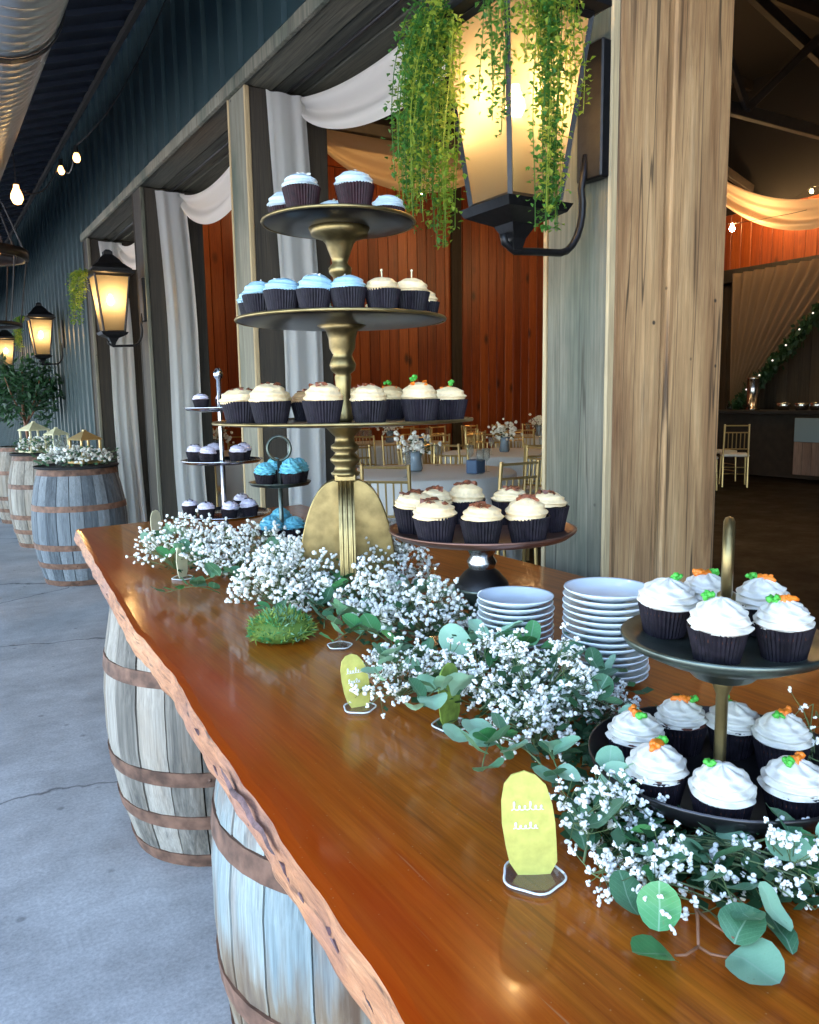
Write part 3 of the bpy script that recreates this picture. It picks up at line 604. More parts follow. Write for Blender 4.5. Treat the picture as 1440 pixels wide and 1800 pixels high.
# bar at the side wall
t = thing('bar_counter', 'long dark bar counter against the right side of the hall', 'counter', (12, 6.5, 0))
q = MB(); q.bbox(11.45, 12.25, 3.0, 9.05, 1.03, 1.09, .01); q.build('counter_top', m_black, t, world=True)
q = MB(); q.box(11.75, 12.2, 3.05, 9.0, .02, 1.03); q.build('body', m_truss, t, world=True)
t = thing('silver_urn', 'tall silver cylinder urn standing on the dark bar', 'urn', tuple(Vector((11.8, 8.35, 1.09))))
q = MB(); q.lathe([(0, 0), (.12, 0), (.12, .02), (.095, .03), (.095, .5), (.11, .52), (.06, .55), (0, .56)], 20); q.build('body', m_silver, t, True)
q = MB(); q.box(-.13, -.09, -.015, .015, .05, .09); q.build('tap', m_iron, t)
for i, (yy, mt) in enumerate(((7.75, m_silver), (7.45, m_silver), (7.2, m_silver), (6.9, m_silver))):
    q = MB(); q.lathe([(0, 0), (.08, 0), (.1, .05), (.11, .11), (.10, .12), (.095, .11), (.07, .03), (0, .02)], 16, Matrix.Translation((11.75, yy, 1.09)))
    tag(q.build('metal_bowl', mt, smooth=True), 'small metal bowl, %s from the silver urn on the dark bar' % ORD[i], 'bowl', 'metal bowls on the bar')
t = thing('banner_panel', 'blue and tan striped panel leaning against the bar front', 'panel', (11.4, 7.0, 0))
q = MB(); q.bbox(11.39, 11.43, 6.3, 7.32, .62, .98, .005); q.build('upper_panel', plain('faded_blue', (.16, .22, .26), .7), t, world=True)
for i in range(7):
    q = MB(); q.bbox(11.39, 11.43, 6.3+.146*i, 6.3+.146*i+.14, .12, .615, .004); q.build('slat', wood('slat_tan', [(.3, (.10, .06, .045)), (.7, (.26, .17, .13))], 'z', 40, .06, .7, .2) if i == 0 else bpy.data.materials['slat_tan'], t, world=True)
t = thing('amber_window', 'amber coloured panel high behind the bar garland', 'panel', (12.38, 6.6, 1.4))
q = MB(); q.bbox(12.36, 12.40, 6.0, 7.45, 1.35, 2.75, .005); q.build('pane', m_amber, t, world=True)  # the pane has an amber base colour only
q = MB(); q.bbox(12.33, 12.36, 6.0, 7.45, 1.75, 1.82, .004); q.build('crossbar', m_truss, t, world=True)

# ------------------------------------------------------------------ lamps
def bulb_mesh(r=.022):
    q = MB(); q.lathe([(0, -r*1.2), (r*.6, -r), (r, -r*.2), (r*.9, r*.5), (r*.45, r*1.5), (r*.4, r*2)], 14, capt=True); return q.mesh('bulb', True)
BULB = bulb_mesh()
def make_lantern(loc, label):
    """tapered four-sided wall lantern on a scroll bracket; local -X points into the corridor, wall at +X"""
    t = thing('wall_lantern', label, 'lantern', loc, group='lanterns along the wall')
    wt, wb, z0, z1 = .118, .072, -.22, .17
    fr = MB()
    cs = [(-1,-1), (1,-1), (1,1), (-1,1)]
    for sx, sy in cs:
        fr.tube([(sx*wb, sy*wb, z0), (sx*wt, sy*wt, z1)], .0075, 4)
    for z, w, h in ((z0, wb, .012), (z1, wt, .014)):
        for i in range(4):
            (ax, ay), (bx, by) = cs[i], cs[(i+1) % 4]
            fr.tube([(ax*w, ay*w, z), (bx*w, by*w, z)], h*.75, 4)
    fr.build('frame', m_iron, t)
    for i in range(4):
        (ax, ay), (bx, by) = cs[i], cs[(i+1) % 4]
        g = MB(); g.add([(ax*wb*.98, ay*wb*.98, z0), (bx*wb*.98, by*wb*.98, z0), (bx*wt*.98, by*wt*.98, z1), (ax*wt*.98, ay*wt*.98, z1)], [(0,1,2,3)])
        g.build('glass_pane', m_lampglass, t)
    cp = MB()
    q4 = lambda w, z: [(-w,-w,z),(w,-w,z),(w,w,z),(-w,w,z)]
    lay = [(wt+.004, z1), (wt+.03, z1+.012), (wt+.03, z1+.024), (wt+.015, z1+.03), (wt+.017, z1+.044), (wt*.72, z1+.085), (wt*.55, z1+.115), (.03, z1+.15), (.03, z1+.17), (.012, z1+.185)]
    vs = []; fs = []
    for w, z in lay: vs += q4(w, z)
    for k in range(len(lay)-1):
        for i in range(4): fs.append((k*4+i, k*4+(i+1) % 4, k*4+4+(i+1) % 4, k*4+4+i))
    fs.append((3,2,1,0)); n = (len(lay)-1)*4; fs.append((n,n+1,n+2,n+3)); cp.add(vs, fs); cp.build('cap', m_iron, t)
    bs = MB(); vs = []; fs = []; lay = [(wb+.022, z0-.004), (wb+.012, z0-.022), (.035, z0-.045), (.018, z0-.075), (.012, z0-.10)]
    for w, z in lay: vs += q4(w, z)
    for k in range(len(lay)-1):
        for i in range(4): fs.append((k*4+(i+1) % 4, k*4+i, k*4+4+i, k*4+4+(i+1) % 4))
    fs.append((0,1,2,3)); fs.append((19,18,17,16)); bs.add(vs, fs); bs.build('base', m_iron, t)
    br = MB(); br.bbox(.215, .245, -.055, .03, -.14, .17, .004); br.build('backplate', m_iron, t)
    arm = MB(); pts = [(.22, 0, -.08)] + [(.135+.075*cos(a), 0, -.20+.115*sin(a)) for a in [R(20-15*k) for k in range(8)]] + [(.06, 0, -.318), (0, 0, -.322), (-.03, 0, -.305), (-.035, 0, -.285)]
    arm.tube(pts, .009, 8); arm.build('scroll_arm', m_iron, t, True)
    sk = MB(); sk.lathe([(.014, -.20), (.014, -.06), (.017, -.055), (.017, -.03)], 12, capb=True, capt=True); sk.build('candle_sleeve', m_signlight, t, True)
    b = link('bulb', BULB, m_bulb, t); b.location = (0, 0, -.003)
    return t
LAMPS = [((1.160, 1.43, 1.985), 'big lit lantern draped with trailing greenery on the near post'),
         ((1.178, 5.72, 2.04), 'lit black lantern on the dark third post'),
         ((1.178, 9.2, 2.07), 'lit lantern on the teal wall above the potted tree'),
         ((1.178, 12.9, 2.12), 'farthest small lit lantern on the teal wall')]
lan = make_lantern(*LAMPS[0])
lan.scale = (.95, .95, .95)
for loc, lab in LAMPS[1:]: dup(lan, loc, 0, lab, None, .93)
# trailing greenery
def strand(mbs, p, length, rg, out, leaf=.0085, sway=.03):
    p = Vector(p); pts = [p.copy()]; n = max(4, int(length/.035)); ph = rg.uniform(0, 6)
    for i in range(n):
        t = i/n; p = p + Vector((out.x*.02*(1-t)**2 + .004*sin(i*.5+ph), out.y*.02*(1-t)**2 + .004*cos(i*.4+ph), -.035*(1 if i > 1 else .5))); pts.append(p.copy())
    mbs.tube(pts, .0011, 3)
    for i in range(len(pts)-1):
        for k in range(7):
            q = pts[i].lerp(pts[i+1], rg.random()) + Vector((rg.gauss(0, .009), rg.gauss(0, .009), 0))
            l = leaf*rg.uniform(.7, 1.35); a = rg.uniform(0, 6.28); el = rg.uniform(-1.1, .5)
            d = Vector((cos(a)*cos(el), sin(a)*cos(el), sin(el)))*l; s = Vector((-sin(a), cos(a), 0))*l*.5; nn = d.cross(s).normalized()*l*.25
            mbs.add([q-d*.2, q+d*.45+s+nn, q+d*1.1, q+d*.45-s+nn], [(0,1,2),(0,2,3)])
def greenery(loc, specs, label, seed, leaf=.0092):
    t = thing('hanging_plant', label, 'plant', loc); rg = random.Random(seed)
    for (dx, dy, dz, ln, ox, oy, dk) in specs:
        q = MB(); strand(q, (dx, dy, dz), ln, rg, Vector((ox, oy, 0)), leaf); q.build('strand', m_traildk if dk else m_trail, t)
    return t
rg = random.Random(11); specs = []
# camera-left mass (hangs off the -X/+Y corner of the cap)
for i in range(62):
    s = rg.random()
    specs.append((-.155-.06*rg.random()+.05*s, .02+.13*s+rg.uniform(-.02, .02), .17+rg.uniform(-.02, .04), rg.choice([.28, .36, .42, .5])*(1-.35*abs(s-.3)) , -.6*(1-s), .3, rg.random() < .45))
for i in range(13): specs.append((-.14+rg.uniform(-.015, .015), .035+rg.uniform(-.02, .02), .16, rg.uniform(.42, .53), -.3, 0, rg.random() < .4))
# over the corner facing the camera and the -Y pane
for i in range(24):
    s = rg.random()
    specs.append((-.16+.19*s, -.155+rg.uniform(-.012, .02), .22+rg.uniform(-.03, .03), rg.uniform(.16, .42), 0, -.35, rg.random() < .35))
for i in range(9): specs.append((-.13+.03*rg.random(), -.10+.06*rg.random(), .21, rg.uniform(.22, .36), -.3, -.2, rg.random() < .7))
for i in range(16): specs.append((-.050+rg.uniform(-.022, .022), -.15+rg.uniform(-.02, .01), .2, rg.uniform(.46, .58), -.1, -.2, rg.random() < .75))
for i in range(12): specs.append((-.10+.2*rg.random(), -.12+.24*rg.random(), .27, rg.uniform(.1, .2), rg.uniform(-1, 1), rg.uniform(-1, 1), rg.random() < .5))
greenery((1.16, 1.43, 1.975), specs, 'yellow green trailing plant spilling over the big near lantern', 5)
for i, (loc, lab) in enumerate(((LAMPS[1][0], 'yellow green plant hanging at the left of the middle lantern'), (LAMPS[2][0], 'small green plant hanging beside the wall lantern over the potted tree'))):
    sp = [(-.15+rg.uniform(-.05, .03), .06+rg.uniform(-.09, .09), .19, rg.uniform(.18, .42), -.8, 0, rg.random() < .3) for _ in range(16)]
    greenery(loc, sp, lab, 20+i, .014)

# pendant cage lamp and string bulbs under the porch roof
t = thing('pendant_lamp', 'hanging black ring pendant lamp with a bright bulb under the duct', 'lamp', (.40, 6.0, 2.33))
q = MB(); q.lathe([(.30, -.03), (.33, -.03), (.33, .03), (.30, .03), (.30, -.03)], 32); q.build('ring', m_iron, t, True)
q = MB(); q.lathe([(.24, -.012), (.26, -.012), (.26, .012), (.24, .012), (.24, -.012)], 32, Matrix.Translation((0, 0, -.45))); q.build('ring', m_iron, t, True)
for i in range(8):
    a = 2*pi*i/8; q = MB(); q.tube([(.315*cos(a), .315*sin(a), .02), (.20*cos(a), .20*sin(a), .33), (.03*cos(a), .03*sin(a), .45)], .006, 5); q.build('rod', m_iron, t)
    q = MB(); q.tube([(.315*cos(a), .315*sin(a), -.02), (.25*cos(a), .25*sin(a), -.44)], .005, 5); q.build('rod', m_iron, t)
q = MB(); q.tube([(0, 0, .44), (0, 0, .85)], .008, 6); q.build('stem', m_iron, t)
for i in range(4):
    a = 2*pi*i/4+.4; q = MB(); q.tube([(.30*cos(a), .30*sin(a), .02), (.18*cos(a), .18*sin(a), .02)], .012, 6); q.build('socket', m_iron, t)
    b = link('bulb', BULB, m_bulbsmall, t); b.location = (.16*cos(a), .16*sin(a), .03)
def string(pts, bulbs, label, group=None, bm=None, bi=0, big=1.0):
    t = thing('string_light', label, 'string lights', pts[0], group=group)
    q = MB(); P = []
    for i in range(len(pts)-1):
        a, b = Vector(pts[i]), Vector(pts[i+1])
        for k in range(9): 
            u = k/8; P.append(a.lerp(b, u)+Vector((0, 0, -.12*4*u*(1-u))))
    q.tube(P, .004, 5); q.build('cord', m_iron, t, world=True)
    for p in bulbs:
        sk = MB(); sk.lathe([(.013, .02), (.013, .07)], 8, Matrix.Translation(p), capb=True, capt=True); sk.build('socket', m_iron, t, world=True)
        b = link('bulb', BULB, bm or m_bulbsmall, t); b.location = Vector(p)-Vector(pts[0]); b.scale = (big if (Vector(p)-Vector(bulbs[bi])).length < 1e-5 else 1.0,)*3
b1, b2, b3 = Vector((0.950, 5.847, 2.872)), Vector((0.950, 5.288, 2.810)), Vector((0.620, 5.393, 2.571))
up_ = Vector((0, 0, .07))
string([(.62, b3.y+.05, 3.42), b3+up_, b1+up_, b2+up_, (1.36, 4.4, 3.6)], [b1, b2, b3], 'string of bare warm bulbs under the porch roof', bi=2, big=1.6)
hb1 = Vector((10.400, 7.824, 3.749))
string([(1.7, 11.2, 4.6), Vector((6.553, 11.000, 6.043)), (9.0, 10.3, 4.5), hb1+up_, (11.6, 5.0, 4.3), (11.6, 1.0, 4.3)],
       [hb1, (3.4, 11.2, 4.5), (5.2, 11.4, 4.55), (7.2, 11.2, 4.6), (8.8, 10.4, 4.4), (11.5, 6.2, 4.2), (11.5, 4.4, 4.2)],
       'string of warm bulbs hung through the dark hall', None, plain('lit_hall_bulb', (1, .8, .5), .3, emit=(1, .62, .27), es=80), 0, 1.6)

mb_ = plain('added_hall_bulb', (1, .8, .5), .3, emit=(1, .60, .24), es=170)  # for unseen bulbs added to brighten the amber swag and orange side wall
string([(2.4, 7.2, 4.9), (4.1, 7.2, 4.72), (5.2, 7.2, 4.72), (6.3, 7.25, 4.72), (9.0, 7.3, 4.9)], [(4.1, 7.2, 4.65), (5.2, 7.2, 4.65), (6.3, 7.25, 4.65)], 'string of warm bulbs hung before the amber swag', None, mb_)
string([(11.95, 9.3, 4.6), (11.95, 8.5, 4.47), (11.95, 7.6, 4.47), (11.95, 4.5, 4.6)], [(11.95, 8.5, 4.40), (11.95, 7.6, 4.40)], 'string of warm bulbs behind the cream swag on the right', None, mb_)

# ------------------------------------------------------------------ hall furniture: banquet tables and spindle-back chairs
def make_chair():
    t = thing('banquet_chair', 'x', 'chair', (0, 0, 0))
    q = MB(); q.bbox(-.19, .19, -.19, .19, .445, .485, .012); q.build('seat', m_linen, t)
    for sx in (-1, 1):
        q = MB(); q.tube([(sx*.17, -.17, .44), (sx*.18, -.18, 0)], .014, 6); q.build('leg', m_gold, t)
        q = MB(); q.tube([(sx*.17, .21, 0), (sx*.17, .18, .44), (sx*.165, .22, .92)], .014, 6); q.build('back_post', m_gold, t)
    for z, yy in ((.90, .218), (.80, .21), (.56, .19)):
        q = MB(); q.tube([(-.165, yy, z), (.165, yy, z)], .010, 6); q.build('rail', m_gold, t)
    for i in range(5):
        x = -.11+.055*i; q = MB(); q.tube([(x, .19, .56), (x, .21, .80)], .007, 5); q.build('spindle', m_gold, t)
    for z in (.16, .26):
        q = MB(); q.tube([(-.178, -.178, z), (.178, -.178, z)], .008, 5); q.build('stretcher', m_gold, t)
    return t
chair0 = make_chair(); used = [False]
def chair(x, y, rz, label):
    if not used[0]: used[0] = True; c = chair0; c.location = (x, y, 0); c.rotation_euler = (0, 0, rz); c['label'] = label
    else: c = dup(chair0, (x, y, 0), rz, label)
    c['group'] = 'gold spindle-back chairs in the hall'; return c
def cloth_round(r, zt, n=72):
    q = MB(); q.lathe([(0, zt), (r*.6, zt), (r*.985, zt), (r, zt-.01), (r*1.0, zt-.06), (r*1.02, .35), (r*1.04, .03)], n, fn=lambda R_, z, a, k: (R_*(1+(0 if k < 4 else .035*min(1, (zt-z)/.5)*sin(a*16))), z))
    return q
TABLES = [(3.55, 5.55, 'nearest the openings'), (5.55, 6.9, 'in the middle of the hall'), (5.6, 9.5, 'by the pine wall'), (2.95, 8.9, 'behind the tall brass stand'), (8.2, 9.4, 'furthest to the right')]
for ti, (x, y, where) in enumerate(TABLES):
    t = thing('banquet_table', 'round white clothed banquet table %s' % where, 'table', (x, y, 0), group='round tables in the hall')
    q = cloth_round(.76, .76); q.build('tablecloth', m_linen, t, True)
    q = MB(); q.lathe([(.3, 0), (.3, .03), (.05, .06), (.05, .70)], 16, capb=True, capt=True); q.build('pedestal', m_iron, t, True)
    c = thing('centrepiece', 'white flower centrepiece on the round table %s' % where, 'flowers', (x-.05, y+.05, .765), group='flower centrepieces in the hall')
    q = MB(); q.lathe([(0, 0), (.05, 0), (.06, .02), (.045, .10), (.06, .16), (.055, .16), (.04, .1), (0, .02)], 14); q.build('vase', m_frosted, c, True)
    q = MB(); rg = random.Random(40+ti)
    for _ in range(70): q.ico((rg.gauss(0, .08), rg.gauss(0, .08), .23+rg.gauss(0, .05)), rg.uniform(.012, .024), .2, rg)
    q.build('blossom', m_blossom, c, kind='stuff')
    q = MB()
    for _ in range(60):
        a = rg.uniform(0, 6.28); p = Vector((cos(a)*rg.uniform(.03, .13), sin(a)*rg.uniform(.03, .13), .17+rg.uniform(-.03, .1))); d = Vector((cos(a), sin(a), rg.uniform(-.4, .6)))*.035; s = Vector((-sin(a), cos(a), .3))*.014
        q.add([p, p+d*.5+s, p+d, p+d*.5-s], [(0, 1, 2, 3)])
    q.build('leaf', m_dkleaf, c, kind='stuff')
    vx = lambda a: cos(a)*y-sin(a)*x                  # sideways position as seen from the corridor
    for k, a in enumerate(sorted((rg.uniform(0, 6.28) for _ in range(5)), key=vx)):
        q = MB(); q.lathe([(0, 0), (.03, 0), (.004, .006), (.004, .08), (.03, .11), (.034, .19), (.031, .19), (.027, .115), (0, .09)], 12)
        g = tag(q.build('wine_glass', m_glass, smooth=True), 'stemmed glass, %s from the left on the table %s' % (ORD[k], where), 'glass', 'glasses on the hall tables'); g.location = (x+.52*cos(a), y+.52*sin(a), .763)
    q = MB(); q.bbox(-.07, .07, -.05, .05, 0, .11, .008)
    b = tag(q.build('napkin_box', m_slate), 'slate blue box on the round table %s' % where, 'box'); b.location = (x+.22, y-.42, .763); b.rotation_euler = (0, 0, .4)
    for k in range(8):
        a = 2*pi*k/8 + .35*ti; va = (a - math.atan2(y, x) + pi/8) % (2*pi)
        side = ['far', 'far left', 'left', 'near left', 'near', 'near right', 'right', 'far right'][int(va/(pi/4)) % 8]
        chair(x+1.02*cos(a), y+1.02*sin(a), a-pi/2, 'gold chair, %s side of the table %s' % (side, where))
for k in range(9):
    chair(5.0+.55*k, 8.25-.10*k, .15+.05*(k % 3), 'gold chair, %s from the left in the straight row across the hall' % ORD[k])
for k in range(8):
    chair(6.6+.55*k, 10.6-.10*k, .1+.06*(k % 2), 'gold chair, %s from the left in the rear row before the pine wall' % ORD[k])
chair(10.3, 7.55, 2.3, 'gold chair with white cushion beside the timber post, right of frame')
chair(10.75, 8.15, 1.2, 'gold chair tucked behind another near the bar, right of frame')

# ------------------------------------------------------------------ wine barrels
BH = .88
br_ = lambda z: .275 + .07*(1-(2*z/BH-1)**2)
NS = 22
def stave_mesh():
    q = MB(); da = 2*pi/NS*.476; vs = []; fs = []; K = 7
    for k in range(K+1):
        z = BH*k/K; r = br_(z)
        vs += [((r-.022)*cos(-da), (r-.022)*sin(-da), z), (r*cos(-da), r*sin(-da), z), ((r+.002)*1.0, 0, z), (r*cos(da), r*sin(da), z), ((r-.022)*cos(da), (r-.022)*sin(da), z)]
    for k in range(K):
        for i in range(4): fs.append((k*5+i, k*5+i+1, k*5+6+i, k*5+5+i))
    fs.append((0, 4, 3, 2, 1)); n = K*5; fs.append((n, n+1, n+2, n+3, n+4))
    q.add(vs, fs); return q
STAVES = {}
def make_barrel(mat, loc, label, rz=0, extra=None):
    t = thing('wine_barrel', label, 'barrel', loc, rz, 'oak wine barrels')
    if mat.name not in STAVES: STAVES[mat.name] = stave_mesh().mesh('stave')
    for i in range(NS):
        o = link('stave', STAVES[mat.name], mat, t); o.rotation_euler = (0, 0, 2*pi*i/NS); o.location = (cos(2*pi*i/NS)*rnd.uniform(-.0015, .0015), sin(2*pi*i/NS)*rnd.uniform(-.0015, .0015), 0)
    for z0, z1 in ((.004, .046), (.14, .182), (.28, .324), (.57, .614), (.832, .876)):
        q = MB(); zm = (z0+z1)/2
        q.lathe([(br_(z0)+.0045, z0), (br_(zm)+.0045, zm), (br_(z1)+.0045, z1)], 44); q.lathe([(br_(z1)+.0045, z1), (br_(z1)-.005, z1)], 44); q.lathe([(br_(z0)-.005, z0), (br_(z0)+.0045, z0)], 44)
        q.lathe([(.006, 0), (.004, .0035), (0, .004)], 8, Matrix.Rotation(4.2, 4, 'Z') @ Matrix.Translation((br_(zm)+.004, 0, zm)) @ Matrix.Rotation(pi/2, 4, 'Y')); q.build('hoop', m_hoop, t, True)
    q = MB(); q.lathe([(0, .842), (.25, .842), (.262, .842), (.262, .80)], 32); q.build('barrel_head', m_postdark, t)
    return t
barA = make_barrel(m_stave, (.755, 2.42, 0), 'weathered grey barrel under the far end of the slab table', .1)
barB = make_barrel(m_staveblue, (.735, 1.30, 0), 'pale blue barrel with rust streaks under the near part of the slab table', .25)
make_barrel(m_stave, (.75, .05, 0), 'grey barrel under the photographer\'s end of the slab table, out of frame', .6)
bl1 = make_barrel(m_stavebluegrey, (1.02, 6.55, 0), 'blue grey barrel topped with white flowers against the timber wall', .2)
bl2 = make_barrel(m_stave, (1.03, 8.45, 0), 'grey barrel with a dark tray top, second along the teal wall', .4)
bl3 = make_barrel(m_stave, (1.03, 10.3, 0), 'grey barrel half hidden behind others, third along the teal wall', .7)
# what stands on the row of barrels
for (x, y, lab) in ((1.03, 8.45, 'dark round tray lying on the second barrel'), (1.02, 6.55, 'dark round tray lying on the flower topped barrel')):
    q = MB(); q.lathe([(0, .880), (.30, .880), (.31, .895), (.30, .898), (.28, .89), (0, .89)], 40, Matrix.Translation((x, y, 0))); tag(q.build('tray', m_black, smooth=True), lab, 'tray')
def flower_mass(name, loc, label, n, rx, ry, h, seed, rb=(.012, .024), leaf=.035, nl=60):
    t = thing(name, label, 'flowers', loc); rg = random.Random(seed); q = MB(); n = int(n*1.7); rb = (rb[0]*.65, rb[1]*.65)
    for _ in range(n):
        a = rg.uniform(0, 6.28); s = rg.random()**.5
        q.ico((rx*s*cos(a), ry*s*sin(a), h*rg.uniform(.35, 1)*(1-.5*s*s)), rg.uniform(*rb), .25, rg)
    q.build('blossom', m_blossom, t, kind='stuff'); q = MB()
    for _ in range(nl):
        a = rg.uniform(0, 6.28); s = rg.random()**.5*1.1; p = Vector((rx*s*cos(a), ry*s*sin(a), h*rg.uniform(.0, .8))); d = Vector((cos(a), sin(a), rg.uniform(-.3, .8)))*leaf; w = Vector((-sin(a), cos(a), rg.uniform(-.5, .5)))*leaf*.4
        q.add([p, p+d*.5+w, p+d, p+d*.5-w], [(0, 1, 2, 3)])
    q.build('leaf', m_euc, t, kind='stuff'); return t
flower_mass('flower_wreath', (1.02, 6.53, .90), 'low white flowers and leaves covering the nearest wall barrel top', 170, .27, .27, .15, 61, nl=320)
flower_mass('flower_wreath', (1.0, 8.40, .90), 'white and green flowers on the second wall barrel', 90, .22, .22, .17, 62, nl=260)
def glass_cyl(loc, h, r, label, mat=None):
    q = MB(); q.lathe([(0, 0), (r, 0), (r, h), (r-.004, h), (r-.004, .006), (0, .006)], 20); o = tag(q.build('candle_glass', mat or m_glass, smooth=True), label, 'glass'); o.location = loc
glass_cyl((.90, 6.45, .90), .22, .045, 'clear glass cylinder among the flowers on the wall barrel')
glass_cyl((1.07, 6.77, .90), .15, .04, 'smaller clear glass behind the flowers on the wall barrel')
def mini_lantern(loc, h, label, mat, rz=.4):
    t = thing('candle_lantern', label, 'lantern', loc, rz); w = h*.3
    for sx in (-1, 1):
        for sy in (-1, 1):
            q = MB(); q.bbox(sx*w-.008, sx*w+.008, sy*w-.008, sy*w+.008, .02, h*.7, .002); q.build('upright', mat, t)
    q = MB(); q.bbox(-w-.02, w+.02, -w-.02, w+.02, 0, .02, .003); q.build('base', mat, t)
    q = MB(); q.lathe([(w*1.7, h*.7), (w*1.6, h*.74), (.02, h*.95), (.015, h)], 4, Matrix.Rotation(pi/4, 4, 'Z'), capb=True, capt=True); q.build('roof', mat, t)
    q = MB(); q.lathe([(.03, .02), (.03, h*.4), (.004, h*.41), (.003, h*.46)], 12, capt=True); q.build('candle', m_signlight, t, True)
mini_lantern((1.10, 6.6, .90), .26, 'pale gold candle lantern on the flower topped barrel', m_gold)
mini_lantern((.96, 8.5, .90), .30, 'cream candle lantern on the second wall barrel', m_signlight)
mini_lantern((1.13, 8.3, .90), .24, 'small cream lantern right of its taller twin on the second barrel', m_signlight)
# potted tree beyond the barrels
t = thing('potted_tree', 'dark leafy potted tree below the wall lantern', 'tree', (1.0, 9.45, .0))
q = MB(); q.lathe([(.16, 0), (.22, .38), (.24, .40), (.22, .42), (.20, .40), (0, .38)], 24); q.build('pot', m_slate, t, True)
q = MB(); q.tube([(0, 0, .38), (.02, 0, .8), (-.02, .03, 1.3), (0, 0, 1.7)], .022, 8, .5)
for a in (0.3, 2.1, 4.0, 5.2): q.tube([(0, 0, 1.15), (.2*cos(a), .2*sin(a), 1.45), (.3*cos(a), .3*sin(a), 1.65)], .009, 6, .4)
q.build('trunk', m_stembrown, t, True)
q = MB(); rg = random.Random(8)
for _ in range(1500):
    a = rg.uniform(0, 6.28); e = rg.uniform(-1, 1); rr = rg.random()**.4; c = Vector((.40*rr*cos(a)*(1-e*e*.5), .40*rr*sin(a)*(1-e*e*.5), 1.52+.36*e*rr+.06*sin(a*3)))
    d = Vector((rg.gauss(0, 1), rg.gauss(0, 1), rg.gauss(-.2, .6))).normalized()*.045; s = d.cross(Vector((rg.random(), rg.random(), 1))).normalized()*.017
    q.add([c-d, c+s, c+d, c-s], [(0, 1, 2, 3)])
q.build('crown', m_dkleaf, t)
# far dark table with glassware
t = thing('cocktail_table', 'tall dark clothed table with glassware at the far left', 'table', (.55, 12.6, 0))
q = MB(); q.lathe([(0, .98), (.42, .98), (.43, .96), (.30, .45), (.40, .02)], 40, fn=lambda r, z, a, k: (r*(1+(.05*sin(a*9) if k > 2 else 0)), z)); q.build('tablecloth', m_black, t, True)
rg = random.Random(15)
for i in range(14):
    a = rg.uniform(0, 6.28); s = .36*rg.random()**.5; h = rg.uniform(.14, .3); q = MB(); q.lathe([(0, 0), (.035, 0), (.045, h*.5), (.025, h*.8), (.03, h), (.02, h), (.02, h*.8), (0, h*.1)], 12)
    o = tag(q.build('glass_vase', m_frosted, smooth=True), 'pale blue glass vase standing on the far dark table', 'vase', 'glass vases on the far table'); o.location = (.55+s*cos(a), 12.6+s*sin(a), .982)
flower_mass('flower_bowl', (.5, 12.4, .98), 'white flowers among the vases on the far dark table', 50, .2, .2, .12, 65)

# ------------------------------------------------------------------ the live-edge slab table
EDGE = [(-.62, .222), (.20, .236), (.415, .240), (.468, .2465), (.572, .254), (.659, .257), (.70, .263), (.802, .267), (.95, .275), (1.1, .290), (1.2, .300), (1.453, .306), (1.80, .331), (2.15, .362), (2.54, .396), (2.80, .415)]
def edge_x(y):
    for (a, xa), (b, xb) in zip(EDGE[:-1], EDGE[1:]):
        if y <= b: u = max(0, (y-a)/(b-a)); return xa+(xb-xa)*u
    return EDGE[-1][1]
import mathutils
def nz(x, y, z=0): return mathutils.noise.noise(Vector((x, y, z)))
def wav(y): return .0035*nz(y*9, 1.3) + .002*nz(y*26, 7.7)
TZ = .95
tb = thing('slab_table', 'long glossy red brown wooden slab table with a raw live edge', 'table', (.75, 1.1, 0))
NY = 240; Y0, Y1 = -.60, 2.785
q = MB(); vs = []; fs = []
for i in range(NY+1):
    y = Y0+(Y1-Y0)*i/NY; xe = edge_x(y)+wav(y)+.002; sk = max(0, (y-2.3)/.485)
    for j, fx in enumerate((0, .012, .25, .5, .75, 1)):
        xb = 1.272+.006*nz(y*3, 9); x = xe+(xb-xe)*fx
        yy = y + sk*.12*fx*1.0
        vs.append((x, yy, TZ - (.0012 if j == 0 else 0)))
for i in range(NY):
    for j in range(5): fs.append((i*6+j, i*6+j+1, (i+1)*6+j+1, (i+1)*6+j))
q.add(vs, fs); n0 = len(q.v); bot = [(x+(.03 if k_ % 6 == 0 else .012 if k_ % 6 == 1 else 0), y, TZ-.055) for k_, (x, y, z) in enumerate(vs)]
q.add(bot, [tuple(reversed(f)) for f in fs])
for i in range(NY):                                    # back side
    a = i*6+5; b = (i+1)*6+5; q.f.append((a, n0+a, n0+b, b))
for j in range(5):                                     # two ends
    a, b = NY*6+j, NY*6+j+1; q.f.append((a, b, n0+b, n0+a)); a, b = j, j+1; q.f.append((b, a, n0+a, n0+b))
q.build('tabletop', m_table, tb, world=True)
q = MB(); NV = 9
def le(u, v):
    y = Y0+(Y1-Y0)*u; xe = edge_x(y)+wav(y)+.002
    b = [0.0, -.002, -.004, -.006, -.007, -.007, -.004, .002, .012][min(8, int(v*8+.5))]
    gouge = .006*max(0, nz(y*5, v*2.2, 3.1)-.1) + .003*nz(y*22, v*5, 5)
    z = TZ-.0012-.054*v + .002*nz(y*14, v*3, 8)*(1 if 0 < v < 1 else 0)
    return Vector((xe + b + (gouge if v > 0 else 0), y, z))
q.grid(le, 700, 8); q.build('live_edge', m_live, tb, True, world=True)
q = MB()                                               # slabs of bark left on the edge
